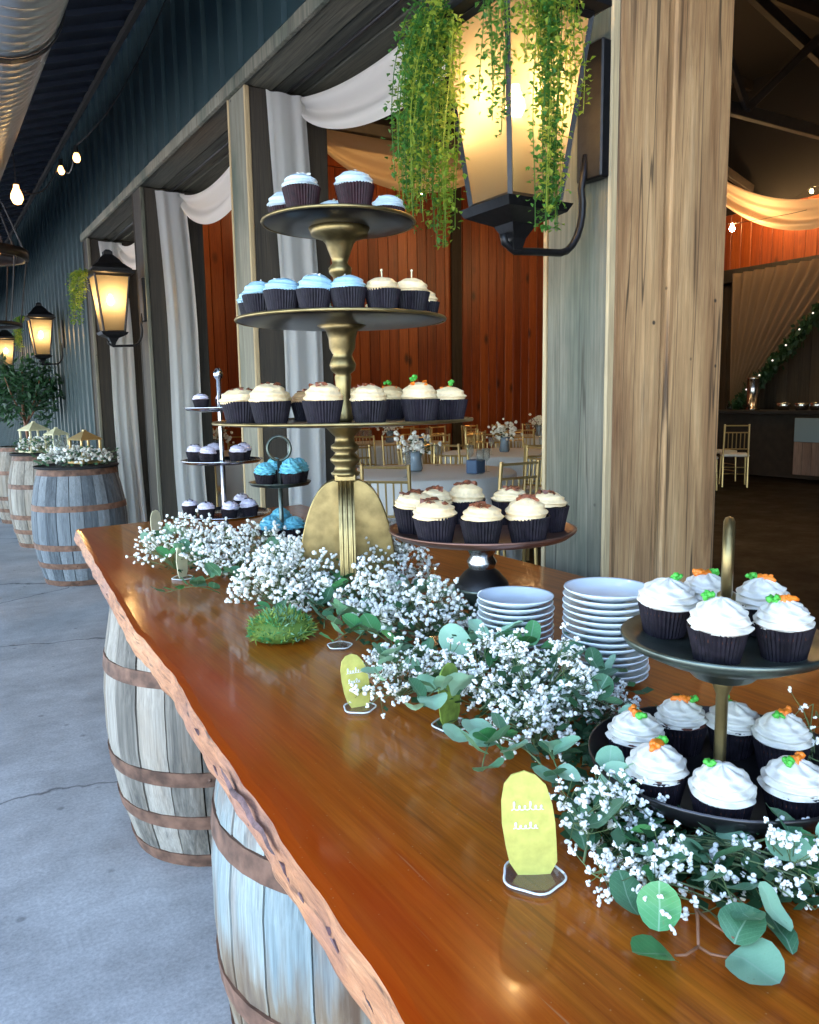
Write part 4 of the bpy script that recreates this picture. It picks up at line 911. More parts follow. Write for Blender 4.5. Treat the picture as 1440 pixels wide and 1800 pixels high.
for (ya, yb, z0, z1) in ((.655, .86, -.006, -.015), (.12, .36, -.014, -.024)):
    n = 26
    def bk(u, v):
        y = ya+(yb-ya)*u; e = sin(pi*u)**.5; zc = (z0+z1)/2; hw = (z0-z1)/2*e
        return Vector((edge_x(y)+wav(y)-.0065-.004*e*sin(pi*v)-.0018*abs(nz(y*60, v*6)), y, TZ+zc+hw*(1-2*v)+.007*nz(y*24, 4)))
    b_ = MB(); b_.grid(bk, n, 4); b_.build('bark_strip', plain('bark', (.16, .09, .085), .8, var=.6, scale=70, bump=.5) if 'bark' not in bpy.data.materials else bpy.data.materials['bark'], tb, True, world=True)

q = MB(); rg = random.Random(52)
for _ in range(18):
    y = rg.choice([rg.uniform(.28, .62), rg.uniform(.60, .9), rg.uniform(.3, 1.9)]); z = TZ-.010-.016*abs(nz(y*6, 2))*2-rg.uniform(0, .010); l = rg.uniform(.003, .010); h = rg.uniform(.0007, .0019)
    x = edge_x(y)+wav(y)-.0035; q.add([Vector((x-rg.uniform(.0005, .0018), y+l*sy*rg.uniform(.6, 1.2), z+h*sz*rg.uniform(.5, 1.2)+.3*l*sy)) for sy, sz in ((-1, -.3), (0, -1), (1, -.2), (.9, .4), (0, 1), (-.8, .6))] + [Vector((x+.006, y, z))], [(0, 1, 2, 3, 4, 5)] + [((i+1) % 6, i, 6) for i in range(6)])
q.build('bark_chip', bpy.data.materials['bark'], tb, world=True, kind='stuff')
# ------------------------------------------------------------------ cake stands
def rz_of(x, y): return -math.atan2(x, y)
def plate_prof(r, lip=.012, t=.006): return [(0, -t), (r*.55, -t), (r*.93, -t*.2), (r, lip*.55), (r+.001, lip*.8), (r-.004, lip*.8), (r*.93, .0015), (0, .001)]
S5 = (.738, 1.452, .95); A5 = rz_of(*S5[:2])
t5 = thing('tiered_cake_stand', 'tall aged brass cake stand with three round tiers of cupcakes', 'cake stand', S5, A5)
for r, z in ((.148, .748), (.206, .562), (.258, .364)):
    q = MB(); q.lathe(plate_prof(r, .005), 56, Matrix.Translation((0, 0, z))); p = q.build('tier_plate', m_bronze, t5, True)
    q = MB(); q.tube([(r*cos(a), r*sin(a), z+.0035) for a in [2*pi*i/56 for i in range(57)]], .0035, 6); q.build('rim', m_brass, p, True)
def stem(z0, z1, prof, mat, parent, nm='stem'):
    q = MB(); q.lathe([(r, z0+(z1-z0)*u) for r, u in prof], 28, capb=True, capt=True); return q.build(nm, mat, parent, True)
stem(.256, .358, [(.027, 0), (.030, .06), (.024, .10), (.021, .2), (.029, .28), (.031, .34), (.025, .40), (.020, .46), (.028, .53), (.029, .60), (.021, .66), (.019, .78), (.026, .84), (.036, .95), (.045, 1)], m_brass, t5)
stem(.365, .556, [(.016, 0), (.019, .04), (.016, .10), (.014, .3), (.017, .47), (.015, .50), (.024, .54), (.027, .60), (.022, .66), (.019, .70), (.026, .77), (.027, .86), (.032, .95), (.05, 1)], m_brass, t5)
stem(.563, .742, [(.016, 0), (.018, .05), (.013, .12), (.012, .35), (.015, .48), (.022, .52), (.023, .58), (.015, .63), (.017, .68), (.024, .78), (.028, .84), (.034, .88), (.055, .92), (.056, .95), (.06, 1)], m_brass, t5)
q = MB(); q.bbox(-.022, .022, -.022, .022, .245, .262, .003); q.build('collar', m_brass, t5)
for k in range(4):
    a = k*pi/2; q = MB(); n = 18; prof = [(.014, 0)] + [(.014+.086*cos(pi/2*i/n)**.85, .247*sin(pi/2*i/n)) for i in range(n+1)] + [(.014, .247)]
    vs = []; fs = []; w = .0155
    for sgn in (-1, 1):
        for (x, z) in prof: vs.append((x, sgn*w, z))
    m_ = len(prof); fs.append(tuple(reversed(range(m_)))); fs.append(tuple(range(m_, 2*m_)))
    for i in range(m_):
        j = (i+1) % m_; fs.append((i, j, m_+j, m_+i))
    q.add([Matrix.Rotation(a, 4, 'Z') @ Vector(v) for v in vs], fs); f = q.build('foot_fin', m_brass, t5)
    q = MB()
    for yy in (-.0095, 0, .0095):
        q.tube([Matrix.Rotation(a, 4, 'Z') @ Vector((x+.0008, yy, z)) for x, z in prof[1:-1]], .0026, 5)
    q.build('flute', m_brass, f, True)
q = MB(); q.bbox(-.016, .016, -.016, .016, 0, .25, .002); q.build('core', m_brass, t5)

S2 = (.812, 1.088, .95); A2 = rz_of(*S2[:2])
t2 = thing('cake_stand', 'single plate cake stand with copper plate on a glass pedestal', 'cake stand', S2, A2)
q = MB(); q.lathe(plate_prof(.160, .014), 56, Matrix.Translation((0, 0, .178))); q.build('plate', m_copper, t2, True)
q = MB(); q.lathe([(0, .002), (.058, 0), (.060, .006), (.05, .012), (.03, .022), (.022, .04), (.026, .062), (.046, .080), (.048, .086), (.03, .088)], 32); q.build('glass_foot', m_pewter, t2, True)
q = MB(); q.lathe([(.047, .0865), (.045, .094), (.030, .112), (.022, .118), (.018, .121)], 32); q.build('collar', m_iron, t2, True)
q = MB(); q.lathe([(.022, .118), (.026, .130), (.020, .140), (.026, .152), (.034, .165), (.04, .172)], 32); q.build('glass_stem', m_silver, t2, True)

SR = (.668, .492, .95); AR = rz_of(*SR[:2])
tr_ = thing('tiered_cake_stand', 'two tier patina metal cake stand holding the carrot decorated cupcakes', 'cake stand', SR, AR)
q = MB(); q.lathe([(0, .012), (.055, .012), (.10, .020), (.122, .034), (.129, .046), (.131, .047), (.131, .043), (.12, .026), (.10, .012), (.06, .003), (.05, 0), (0, 0)], 56); q.build('lower_plate', m_bronze, tr_, True)
q = MB(); q.lathe([(0, .162), (.05, .162), (.085, .167), (.099, .173), (.101, .171), (.097, .164), (.07, .151), (.045, .145), (.03, .130), (.012, .124), (0, .124)], 48); q.build('upper_plate', m_pewter, tr_, True)
q = MB(); q.lathe([(.007, .012), (.009, .03), (.006, .04), (.006, .11), (.010, .12), (.010, .126)], 16); q.lathe([(.0065, .16), (.0065, .205), (.009, .208), (.009, .214), (.005, .217)], 16); q.build('post', m_brass, tr_, True)
q = MB(); q.tube([(0, .034*sin(a), .250-.036*cos(a)) for a in [2*pi*i/40 for i in range(41)]], .0055, 8); q.build('ring_handle', m_brass, tr_, True)

SS = (.739, 2.231, .95); AS = rz_of(*SS[:2])
ts = thing('tiered_cake_stand', 'slim silver three tier stand of small pale cupcakes near the far table end', 'cake stand', SS, AS)
for r, z in ((.098, .387), (.115, .238), (.132, .084)):
    q = MB(); q.lathe(plate_prof(r, .010), 40, Matrix.Translation((0, 0, z))); q.build('tier_plate', m_silver, ts, True)
q = MB(); q.lathe([(.05, 0), (.05, .006), (.012, .02), (.009, .078), (.007, .09), (.007, .230), (.009, .236), (.006, .25), (.006, .38), (.006, .47), (.012, .478), (.014, .488), (.010, .498), (.003, .505)], 16, capb=True, capt=True); q.build('post', m_silver, ts, True)
SB = (.815, 1.99, .95); AB = rz_of(*SB[:2])
tbl = thing('tiered_cake_stand', 'small two tier stand of turquoise cupcakes with a round ring handle', 'cake stand', SB, AB)
for r, z in ((.082, .188), (.098, .040)):
    q = MB(); q.lathe(plate_prof(r, .010), 40, Matrix.Translation((0, 0, z))); q.build('tier_plate', m_pewter, tbl, True)
q = MB(); q.lathe([(.05, 0), (.05, .006), (.012, .02), (.007, .036), (.006, .06), (.006, .252)], 14, capb=True, capt=True); q.build('post', m_pewter, tbl, True)
q = MB(); q.tube([(.030*sin(a), 0, .284-.032*cos(a)) for a in [2*pi*i/32 for i in range(33)]], .0042, 8); q.build('ring_handle', m_pewter, tbl, True)

# ------------------------------------------------------------------ cupcakes
def wrapper_mesh(h=.044, rb=.0265, rtp=.036, n=38):
    q = MB()
    f = lambda r, z, a, k: (r*(1+(.028 if k in (1, 2, 3) else .0)*(1 if int(round(a/(2*pi)*2*n)) % 2 else -1)), z)
    q.lathe([(0, 0), (rb, 0), (rb+(rtp-rb)*.5, h*.5), (rtp, h), (rtp-.0015, h), (rtp-.003, h*.8)], 2*n, fn=f); return q.mesh('wrapper')
def cake_mesh(): 
    q = MB(); rg = random.Random(2); q.lathe([(.033, .040), (.0338, .050), (.0325, .0535), (.022, .055), (0, .055)], 24, fn=lambda r, z, a, k: (r*(1+.03*nz(a*3, k)), z+.0015*nz(a*4, k, 2))); return q.mesh('cake', True)
def swirl_mesh(h=.037, r0=.0352, base=.051, arms=7):
    q = MB(); n = 56; K = 34; prof = []
    for k in range(K+1):
        u = k/K; r = r0*(1.06-.10*u)*(1-u**2.6)**.60; prof.append((max(r, .0006), base+h*u))
    def fn(r, z, a, k):
        u = k/K; s = sin(arms*a + u*9.0); ring = 1-2*abs(sin((u*2*pi*4.2 + a)/2))**1.5
        return (r*(1+.045*s*(1-u*.5)+.075*ring*(1-u)**.2), z+.0012*s)
    q.lathe(prof, n, fn=fn, capt=True); return q.mesh('frosting', True)
def dome_mesh(h=.028, r0=.0352, base=.0525):
    q = MB(); n = 40; K = 18; prof = [(r0*.93, base-.002)]
    for k in range(K+1):
        u = k/K; prof.append((max(r0*math.sqrt(max(0, 1-u**2.3)), .0005), base+h*u))
    q.lathe(prof, n, fn=lambda r, z, a, k: (r*(1+.05*nz(cos(a)*1.9, sin(a)*1.9, z*90)+.055*(1-2*abs(sin(((z-base)/h*2*pi*2.6+a)/2))**1.4)*(1 if k > 0 else 0)), z+.002*nz(cos(a)*2, sin(a)*2, z*60)), capt=True); return q.mesh('frosting', True)
WRAP = wrapper_mesh(); WRAPR = WRAP.copy(); CAKE = cake_mesh(); SWIRL = swirl_mesh(); DOMES = {}
def dome(mat):
    if mat.name not in DOMES: DOMES[mat.name] = dome_mesh() if mat is not m_fblue else swirl_mesh(.042, .0345, .050, 9)
    return DOMES[mat.name]
def carrot_mesh(seed):
    rg = random.Random(seed); q = MB(); a = rg.uniform(0, 6.28); z = .088
    pts = [Vector((.004*cos(a)+.011*u*cos(a), .004*sin(a)+.011*u*sin(a), z+.002*sin(u*3))) for u in (-1, -.4, .2, .8, 1.2)]
    q.tube(pts, .0075, 8, .3)
    for _ in range(5): q.ico(pts[0].lerp(pts[3], rg.random())+Vector((rg.gauss(0, .002), rg.gauss(0, .002), .003)), .0042, .2, rg)
    g = MB()
    for _ in range(9): g.ico(pts[0]+Vector((rg.gauss(-.007*cos(a), .0035), rg.gauss(-.007*sin(a), .0035), rg.uniform(-.001, .005))), rg.uniform(.0026, .0048), .3, rg)
    return q, g
def bits_mesh(seed, n=8, r=.0055):
    rg = random.Random(seed); q = MB()
    for _ in range(n):
        a = rg.uniform(0, 6.28); s = .02*rg.random()**.6
        q.add([Matrix.Translation((s*cos(a), s*sin(a), .081-s*.22+rg.uniform(0, .004))) @ Matrix.Rotation(rg.uniform(0, 3), 4, 'Z') @ Matrix.Rotation(rg.uniform(-.6, .6), 4, 'X') @ Vector((x*r*rg.uniform(.8, 1.5), y*r*.7, z*r*.5)) for z in (-1, 1) for y in (-1, 1) for x in (-1, 1)], [(0,2,3,1),(4,5,7,6),(0,1,5,4),(2,6,7,3),(0,4,6,2),(1,3,7,5)])
    return q
CN = [0]
KINDS_ = {'blue': m_fpale, 'cream': m_fcream, 'bacon': m_fcream, 'caramel': m_fcaramel, 'turq': m_fblue, 'mini': m_flilac, 'pick': m_fcream, 'green': m_fcream, 'pale': m_fgrey}
def cupcake(loc, rz, kind, label, scale=1.0, group=None, wr=None):
    CN[0] += 1; sd_ = CN[0]
    t = thing('cupcake', label, 'cupcake', loc, rz+rnd.uniform(-3, 3), group); t.scale = (scale,)*3
    t.rotation_euler[0] = rnd.uniform(-.03, .03); t.rotation_euler[1] = rnd.uniform(-.03, .03)
    link('wrapper', WRAPR if wr else WRAP, wr or m_wrap, t)
    if kind in ('carrot', 'leafy', 'mini', 'turq'): link('cake', CAKE, m_cake, t)
    if kind in ('carrot', 'leafy'):
        f = link('frosting', SWIRL, m_fwhite, t); f.rotation_euler = (rnd.uniform(-.06, .06), rnd.uniform(-.06, .06), rnd.uniform(0, 6)); s_ = rnd.uniform(.94, 1.05); f.scale = (s_, s_, rnd.uniform(.9, 1.04))
        c, g = carrot_mesh(sd_)
        if kind == 'carrot': c.build('carrot_icing', m_orange, t, True)
        g.build('leaf_icing', m_green, t, True)
    else:
        mt = KINDS_[kind]; f = link('frosting', dome(mt), mt, t); f.rotation_euler = (rnd.uniform(-.07, .07), rnd.uniform(-.07, .07), rnd.uniform(0, 6)); f.scale = (rnd.uniform(.95, 1.04), rnd.uniform(.95, 1.04), rnd.uniform(.85, 1.12))
        if kind in ('bacon', 'caramel'): bits_mesh(sd_, 9).build('topping', m_bacon, t)
        if kind == 'cream': bits_mesh(sd_, 5, .004).build('topping', m_bacon, t)
        if kind == 'mini': bits_mesh(sd_, 5, .0035).build('topping', m_wrap, t)
        if kind in ('blue', 'pale'): bits_mesh(sd_, 4, .003).build('topping', m_fwhite, t)
        if kind == 'green':
            _, g = carrot_mesh(sd_); g.build('leaf_icing', m_green, t, True)
            bits_mesh(sd_, 3, .004).build('topping', m_orange, t)
        if kind == 'pick':
            q = MB(); q.tube([(0, 0, .078), (.001, 0, .096)], .0012, 5); q.ico((.001, 0, .096), .0028); q.build('pick', m_signlight, t)
    for ch in KIDS[t.name]:
        n_ = ch.name
        if n_.startswith('frosting'): sz_ = f.scale[2]; ch.location = (0, 0, .0515*(1-sz_)-.008)
        elif not n_.startswith(('wrapper', 'cake')): ch.location = (0, 0, .030*(f.scale[2]-1)-.0095)
        elif n_.startswith('cake'): ch.location = (0, 0, -.008)
    return t
DESC = {'pale': 'pale grey blue frosted cupcake', 'blue': 'pale blue frosted cupcake', 'cream': 'cream frosted cupcake with nut bits', 'bacon': 'cream cupcake topped with brown bits', 'caramel': 'caramel brown topped cupcake',
        'turq': 'turquoise frosted cupcake', 'mini': 'small pale cupcake with dark specks', 'pick': 'cream cupcake with a tiny pick', 'green': 'cream cupcake with green and orange dots', 'carrot': 'white swirl cupcake with orange carrot icing', 'leafy': 'white swirl cupcake with green leaf icing'}
def fill(loc, rz, z, ring, items, where, scale=1.0, group=None, wr=None):
    """items: (sideways offset, 'f' or 'b', kind); numbered from the left in the front and back rows"""
    cnt = {}
    tot = {}
    for u, s, k in items: tot[(s, k)] = tot.get((s, k), 0)+1
    rows = {'f': sorted(i[0] for i in items if i[1] == 'f'), 'b': sorted(i[0] for i in items if i[1] == 'b')}
    for u, s, k in items:
        uu = max(-ring*.999, min(ring*.999, u)); v = math.sqrt(ring*ring-uu*uu)*(-1 if s == 'f' else 1)
        p = Vector(loc) + Matrix.Rotation(rz, 3, 'Z') @ Vector((uu, v, 0)); p.z = z
        lab = '%s, %s from left in %s row, %s' % (DESC[k], ORD[rows[s].index(u)], 'front' if s == 'f' else 'back', where)
        cupcake(p, rz, k, lab, scale*rnd.uniform(.97, 1.03), group, wr)
pz = .0018
f, b = 'f', 'b'
fill(S5, A5, S5[2]+.748+pz, .116, [(-.104, b, 'pale'), (-.066, f, 'pale'), (-.014, b, 'pale'), (.030, f, 'pale'), (.098, b, 'pale'), (.04, b, 'pale')], 'top brass tier', .98, 'cupcakes on the top brass tier', m_wrapred)
fill(S5, A5, S5[2]+.562+pz, .173, [(-.172, b, 'blue'), (-.150, f, 'blue'), (-.106, f, 'blue'), (-.048, f, 'blue'), (-.115, b, 'blue'), (-.05, b, 'blue'), (.014, f, 'blue'), (.015, b, 'pick'), (.075, f, 'pick'), (.085, b, 'pick'), (.130, f, 'pick'), (.168, b, 'pick')], 'middle brass tier', .92, 'cupcakes on the middle brass tier')
fill(S5, A5, S5[2]+.364+pz, .224, [(-.2118, b, 'cream'), (-.190, f, 'cream'), (-.130, f, 'cream'), (-.085, b, 'caramel'), (-.036, f, 'cream'), (.045, f, 'cream'), (.108, b, 'green'), (.138, f, 'green'), (.203, f, 'green'), (.02, b, 'cream'), (-.035, b, 'cream'), (-.15, b, 'cream'), (.17, b, 'green')], 'bottom brass tier', .97, 'cupcakes on the bottom brass tier')
fill(S2, A2, S2[2]+.178+pz, .118, [(-.1175, b, 'bacon'), (-.074, f, 'bacon'), (.0, f, 'bacon'), (.074, f, 'bacon'), (.1155, b, 'bacon'), (-.086, b, 'bacon'), (-.028, b, 'bacon'), (.052, b, 'bacon')], 'copper plate', .98, 'cupcakes on the copper plate')
fill(SR, AR, SR[2]+.0135, .084, [(-.0835, b, 'carrot'), (-.056, f, 'carrot'), (.004, f, 'leafy'), (.066, f, 'carrot'), (-.040, b, 'carrot'), (.012, b, 'leafy'), (.060, b, 'carrot')], 'lower patina plate', .78, 'cupcakes on the lower patina plate')
fill(SR, AR, SR[2]+.1625+pz, .060, [(-.0585, b, 'leafy'), (-.006, f, 'leafy'), (.052, f, 'carrot'), (.036, b, 'carrot'), (-.022, b, 'carrot')], 'upper patina plate', .74, 'cupcakes on the upper patina plate')
fill(SS, AS, SS[2]+.387+pz, .062, [(-.05, f, 'mini'), (.01, b, 'mini'), (.045, f, 'mini')], 'silver top tier', .62, 'mini cupcakes on the silver stand')
fill(SS, AS, SS[2]+.238+pz, .078, [(-.077, b, 'mini'), (-.04, f, 'mini'), (.042, f, 'mini'), (.06, b, 'mini'), (-.02, b, 'mini')], 'silver middle tier', .68, 'mini cupcakes on the silver stand')
fill(SS, AS, SS[2]+.084+pz, .098, [(-.097, b, 'mini'), (-.05, f, 'mini'), (.012, f, 'mini'), (.070, f, 'mini'), (.05, b, 'mini')], 'silver bottom tier', .68, 'mini cupcakes on the silver stand')
fill(SB, AB, SB[2]+.188+pz, .050, [(-.040, f, 'turq'), (.030, f, 'turq'), (.049, b, 'turq'), (-.01, b, 'turq')], 'upper turquoise tier', .80, 'turquoise cupcakes')
fill(SB, AB, SB[2]+.040+pz, .062, [(-.030, f, 'turq'), (.034, f, 'turq'), (.0, b, 'turq')], 'lower turquoise tier', .86, 'turquoise cupcakes')

# ------------------------------------------------------------------ stacks of small white plates
q = MB(); q.lathe([(0, 0), (.030, 0), (.033, .0022), (.045, .006), (.058, .0125), (.0605, .0150), (.0600, .0162), (.0570, .0148), (.044, .0085), (.031, .0048), (0, .0045)], 48)
PLATE = q.mesh('plate', True)
def stack(x, y, n, sc, which):
    for i in range(n):
        o = link('plate', PLATE, m_white); o.location = (x+rnd.uniform(-.0012, .0012), y+rnd.uniform(-.0012, .0012), TZ+.0005+.0093*i*sc); o.scale = (sc, sc, sc)
        o.rotation_euler = (rnd.uniform(-.006, .006), rnd.uniform(-.006, .006), rnd.uniform(0, 6))
        tag(o, 'small white plate, %s from the bottom in the %s' % (ORD[i], which), 'plate', 'small white plates stacked on the table')
stack(.818, .800, 14, 1.02, 'stack nearer the carrot cupcakes')
stack(.748, .918, 12, .96, 'stack beside the glass pedestal')

m_rim = plain('frosted_rim', (.80, .78, .72), .25)
# ------------------------------------------------------------------ little table signs in clear holders
def sign(loc, rz, label, plaque, h=.09, w=.045, lean=0, text=True, br=.026):
    t = thing('table_sign', label, 'sign', loc, rz); n = 22
    q = MB(); out = [(-.30, 0), (.02, -.005), (.32, 0), (.45, .12), (.49, .30), (.50, .5), (.48, .68), (.38, .86), (.22, .96), (.02, 1.0), (-.22, .965), (-.38, .88), (-.47, .72), (-.50, .5), (-.47, .28), (-.42, .12)]
    rg = random.Random(int(loc[1]*1000)); P = [(x*w*rg.uniform(.965, 1.035)+lean*z*h, z*h+.005) for x, z in out]; m_ = len(P)
    vs = [(x, -.0009, z) for x, z in P] + [(x, .0009, z) for x, z in P]
    q.add(vs, [tuple(range(m_)), tuple(reversed(range(m_, 2*m_)))] + [(i, m_+i, m_+(i+1) % m_, (i+1) % m_) for i in range(m_)]); pl = q.build('plaque', plaque, t)
    if text:
        q = MB(); x0 = -.30*w
        for ln, (zz, amp, fr, ww) in enumerate(((.60*h, .0050, 6, .60), (.42*h, .0038, 5, .46))):
            pts = []
            for i in range(73):
                u = i/72; tall_ = 1.0 + (.9 if int(u*fr) in (0, 3) else 0)
                pts.append((x0+lean*zz+ww*w*u+.0016*sin(2*pi*fr*u), -.0014, zz+.008+amp*.5*tall_*(1-cos(2*pi*fr*u))*.8))
            q.tube(pts, .00045, 4)
        q.build('lettering', m_paintwhite, pl, True)
    q = MB(); q.lathe([(0, 0), (br, 0), (br, .004), (br*.9, .005), (0, .005)], 14, fn=lambda r, z, a, k: (r*(1+.06*cos(a*5+1)), z)); hd = q.build('holder', m_acryl, t)
    q = MB(); q.tube([(br*(1+.06*cos(a*5+1))*cos(a), br*(1+.06*cos(a*5+1))*sin(a), .004) for a in [2*pi*i/40 for i in range(41)]], .0011, 5); q.build('rim', m_rim, hd, True)
    return t
sign((0.417, 0.486, 0.950), -.52, 'nearest gold green plaque sign with white script in a clear holder', m_sign, .094, .046, -.10)
sign((0.470, 0.902, 0.950), -.15, 'second gold green plaque sign, standing past the middle of the table', m_sign, .074, .037, -.14, br=.021)
sign((0.539, 0.789, 0.950), .35, 'mossy green plaque sign half hidden by leaves below the glass pedestal', m_signdk, .080, .046, -.05, False, .022)
sign((0.499, 1.833, 0.950), .75, 'thin pale sign seen edge on near the far flowers', m_signlight, .080, .046, 0, False, .024)
sign((0.589, 2.427, 0.950), .6, 'small pale sign farthest along the table', m_signlight, .085, .046, 0, False, .024)
sign((0.570, 1.160, 0.950), 1.2, 'clear sign holder standing at the foot of the tall brass stand', m_acryl, .09, .040, 0, False, .020)

# ------------------------------------------------------------------ flowers: baby's breath bunches, eucalyptus sprigs, moss ball
def blossom_mesh(seed, sub=True):
    rg = random.Random(seed); q = MB()
    for _ in range(6): q.ico((rg.gauss(0, .36), rg.gauss(0, .36), rg.gauss(0, .32)), rg.uniform(.36, .62), .14, rg)
    return q.mesh('blossom', True)
BLO = [blossom_mesh(i) for i in range(4)]
def bunch(px, label, rad, hgt, n, single, seed, br=.0042, stems=40, ecc=1.0, rz=0.0):
    """a loose bunch of baby's breath lying on the table: fine forked stems and many small double blossoms"""
    base = Vector((px[0], px[1], TZ)); rg = random.Random(seed)
    t = thing('babys_breath', label, 'flowers', base, rz)
    tips = []; q = MB(); root = Vector((rg.uniform(-.3, .3)*rad, rg.uniform(-.3, .3)*rad, .006))
    per = max(1, n//stems)
    for i in range(stems):
        a = rg.uniform(0, 6.28); s = rg.random()**.55
        hub = Vector((rad*ecc*s*cos(a), rad*s*sin(a), hgt*(.22+.78*rg.random()**.7)*(1-.55*s*s)))
        q.tube([root, root.lerp(hub, .5)+Vector((rg.gauss(0, .004), rg.gauss(0, .004), .006)), hub], .0007, 3)
        for k in range(per):
            d = Vector((rg.gauss(0, 1), rg.gauss(0, 1), rg.gauss(.25, .8))).normalized()*rg.uniform(.006, .027)
            p = hub+d; p.z = max(p.z, .005); tips.append(p); q.tube([hub, hub.lerp(p, .6)+Vector((0, 0, -.001)), p], .00045, 3)
    q.build('stem', m_stem, t, kind='stuff')
    if single:
        for i, p in enumerate(tips):
            o = link('blossom', BLO[i % 4], m_blossom, t); o.location = p; s = br*rg.uniform(.65, 1.25); o.scale = (s, s, s*rg.uniform(.8, 1)); o.rotation_euler = (rg.uniform(0, 6), rg.uniform(0, 6), 0)
    else:
        q = MB()
        for p in tips:
            s = br*rg.uniform(.6, 1.25); q.ico(p, s, .25, rg); q.ico(p+Vector((rg.gauss(0, .5), rg.gauss(0, .5), rg.gauss(0, .5)))*s, s*.7, .25, rg)
        q.build('blossom', m_blossom, t, kind='stuff')
    return t
BUN = [ # pixel-derived table spots, label, radius, height, count, blossoms built singly
 ((0.529, 1.918, 0.970), 'white baby\'s breath at the far corner beside the edge-on sign', .11, .15, 520, 0),
 ((0.626, 1.767, 0.970), 'white baby\'s breath below the silver stand', .12, .14, 640, 0),
 ((0.584, 1.413, 0.970), 'dense bright white baby\'s breath behind the moss ball', .09, .15, 820, 0),
 ((0.714, 1.560, 0.970), 'white baby\'s breath against the left fin of the brass stand', .08, .13, 480, 0),
 ((0.819, 1.453, 0.970), 'white baby\'s breath behind the right fin of the brass stand', .10, .15, 560, 0),
 ((0.671, 1.228, 0.970), 'small white bunch just right of the brass stand foot', .055, .12, 320, 0),
 ((0.699, 1.101, 0.970), 'white sprays between brass stand and glass pedestal', .07, .11, 360, 0),
 ((0.538, 0.892, 0.965), 'white baby\'s breath right of the second plaque sign', .070, .085, 288, 1),
 ((0.619, 0.812, 0.965), 'white baby\'s breath in front of the glass pedestal', .065, .10, 288, 1),
 ((0.639, 0.729, 0.965), 'large white baby\'s breath mound in the middle of the garland', .075, .125, 295, 1),
 ((0.575, 0.680, 0.965), 'white bunch at the garland front edge above the nearest plaque', .045, .07, 180, 1),
 ((0.696, 0.702, 0.965), 'white baby\'s breath below the taller plate stack', .05, .06, 200, 1),
 ((0.509, 0.496, 0.960), 'white baby\'s breath right of the nearest plaque sign', .045, .055, 200, 1),
 ((0.489, 0.412, 0.960), 'white baby\'s breath in front of the lower patina plate', .048, .04, 180, 1),
 ((0.584, 0.355, 0.965), 'white sprays at the right edge of the picture, near the front', .040, .05, 130, 1),
 ((0.781, 0.466, 0.965), 'few white sprays behind the carrot cupcakes at right', .03, .09, 60, 1),
]
for i, (p, lab, rad, h, n, single) in enumerate(BUN):
    bunch(p, lab, rad, h, n, single, 100+i, .0038 if single else .0040, 40 if n < 350 else 80, 1.15, -.6)
# eucalyptus leaf: round, slightly cupped, with a folded midrib and a short stalk
def leaf_mesh(seed, asp=.9):
    rg = random.Random(seed); q = MB(); n = 16; vs = [(0, 0, 0)]; fs = []
    ph = rg.uniform(0, 6)
    def P(a, s):
        x = s*.5*(1+.03*sin(3*a+ph))*sin(a)*asp; y = .5 - s*.5*cos(a)*(1+.04*cos(2*a+ph))
        return (x, y, .22*abs(x)+(.30 if seed % 2 else -.22)*(y-.5)**2+.05*sin(6*x+ph)*y+.03*sin(9*y+ph))
    vs = [P(0, 0)] + [P(2*pi*i/n, .5) for i in range(n)] + [P(2*pi*i/n, 1) for i in range(n)]
    for i in range(n):
        j = (i+1) % n; fs.append((0, 1+i, 1+j)); fs.append((1+i, 1+n+i, 1+n+j, 1+j))
    q.add(vs, fs); return q.mesh('leaf', True)
LEAVES = {}
for mt in (m_euc, m_eucpale, m_eucgreen):
    LEAVES[mt.name] = [leaf_mesh(i, (.95, .8, .62, .88)[i]) for i in range(4)]
def leaf(parent, loc, size, azim, pitch, roll, mt, v=0, label=None):
    o = link('leaf', LEAVES[mt.name][v], mt, parent); o.location = loc; o.scale = (size,)*3
    o.rotation_euler = (Matrix.Rotation(azim, 3, 'Z') @ Matrix.Rotation(pitch, 3, 'X') @ Matrix.Rotation(roll, 3, 'Y')).to_euler()
    if label: o['label'] = label
    return o
def sprig(px, az, ln, n, size, label, seed, mts, z0=.012, rise=.03, brown=False):
    base = Vector((px[0], px[1], TZ+z0)); rg = random.Random(seed); t = thing('eucalyptus_sprig', label, 'greenery', base, az)
    pts = [Vector((.012*sin(2.2*u+seed), ln*u, rise*sin(pi*u*.7)+.004*sin(5*u))) for u in [i/8 for i in range(9)]]
    q = MB(); q.tube(pts, .0013, 5, .5); q.build('stem', m_stembrown if brown else m_stem, t, True)
    for i in range(n):
        u = .12+.88*i/max(1, n-1); k = min(7, int(u*8)); p = pts[k].lerp(pts[k+1], u*8-k)
        side = 1 if i % 2 else -1
        leaf(t, p, size*rg.uniform(.85, 1.4)*(1-.25*u), side*rg.uniform(-1.5, -.5)+rg.gauss(0, .2) if i < n-1 else rg.gauss(0, .3), rg.uniform(-.1, .9), rg.uniform(-.7, .7), rg.choice(mts), rg.randrange(4))
    return t
E_, P_, G_ = m_euc, m_eucpale, m_eucgreen
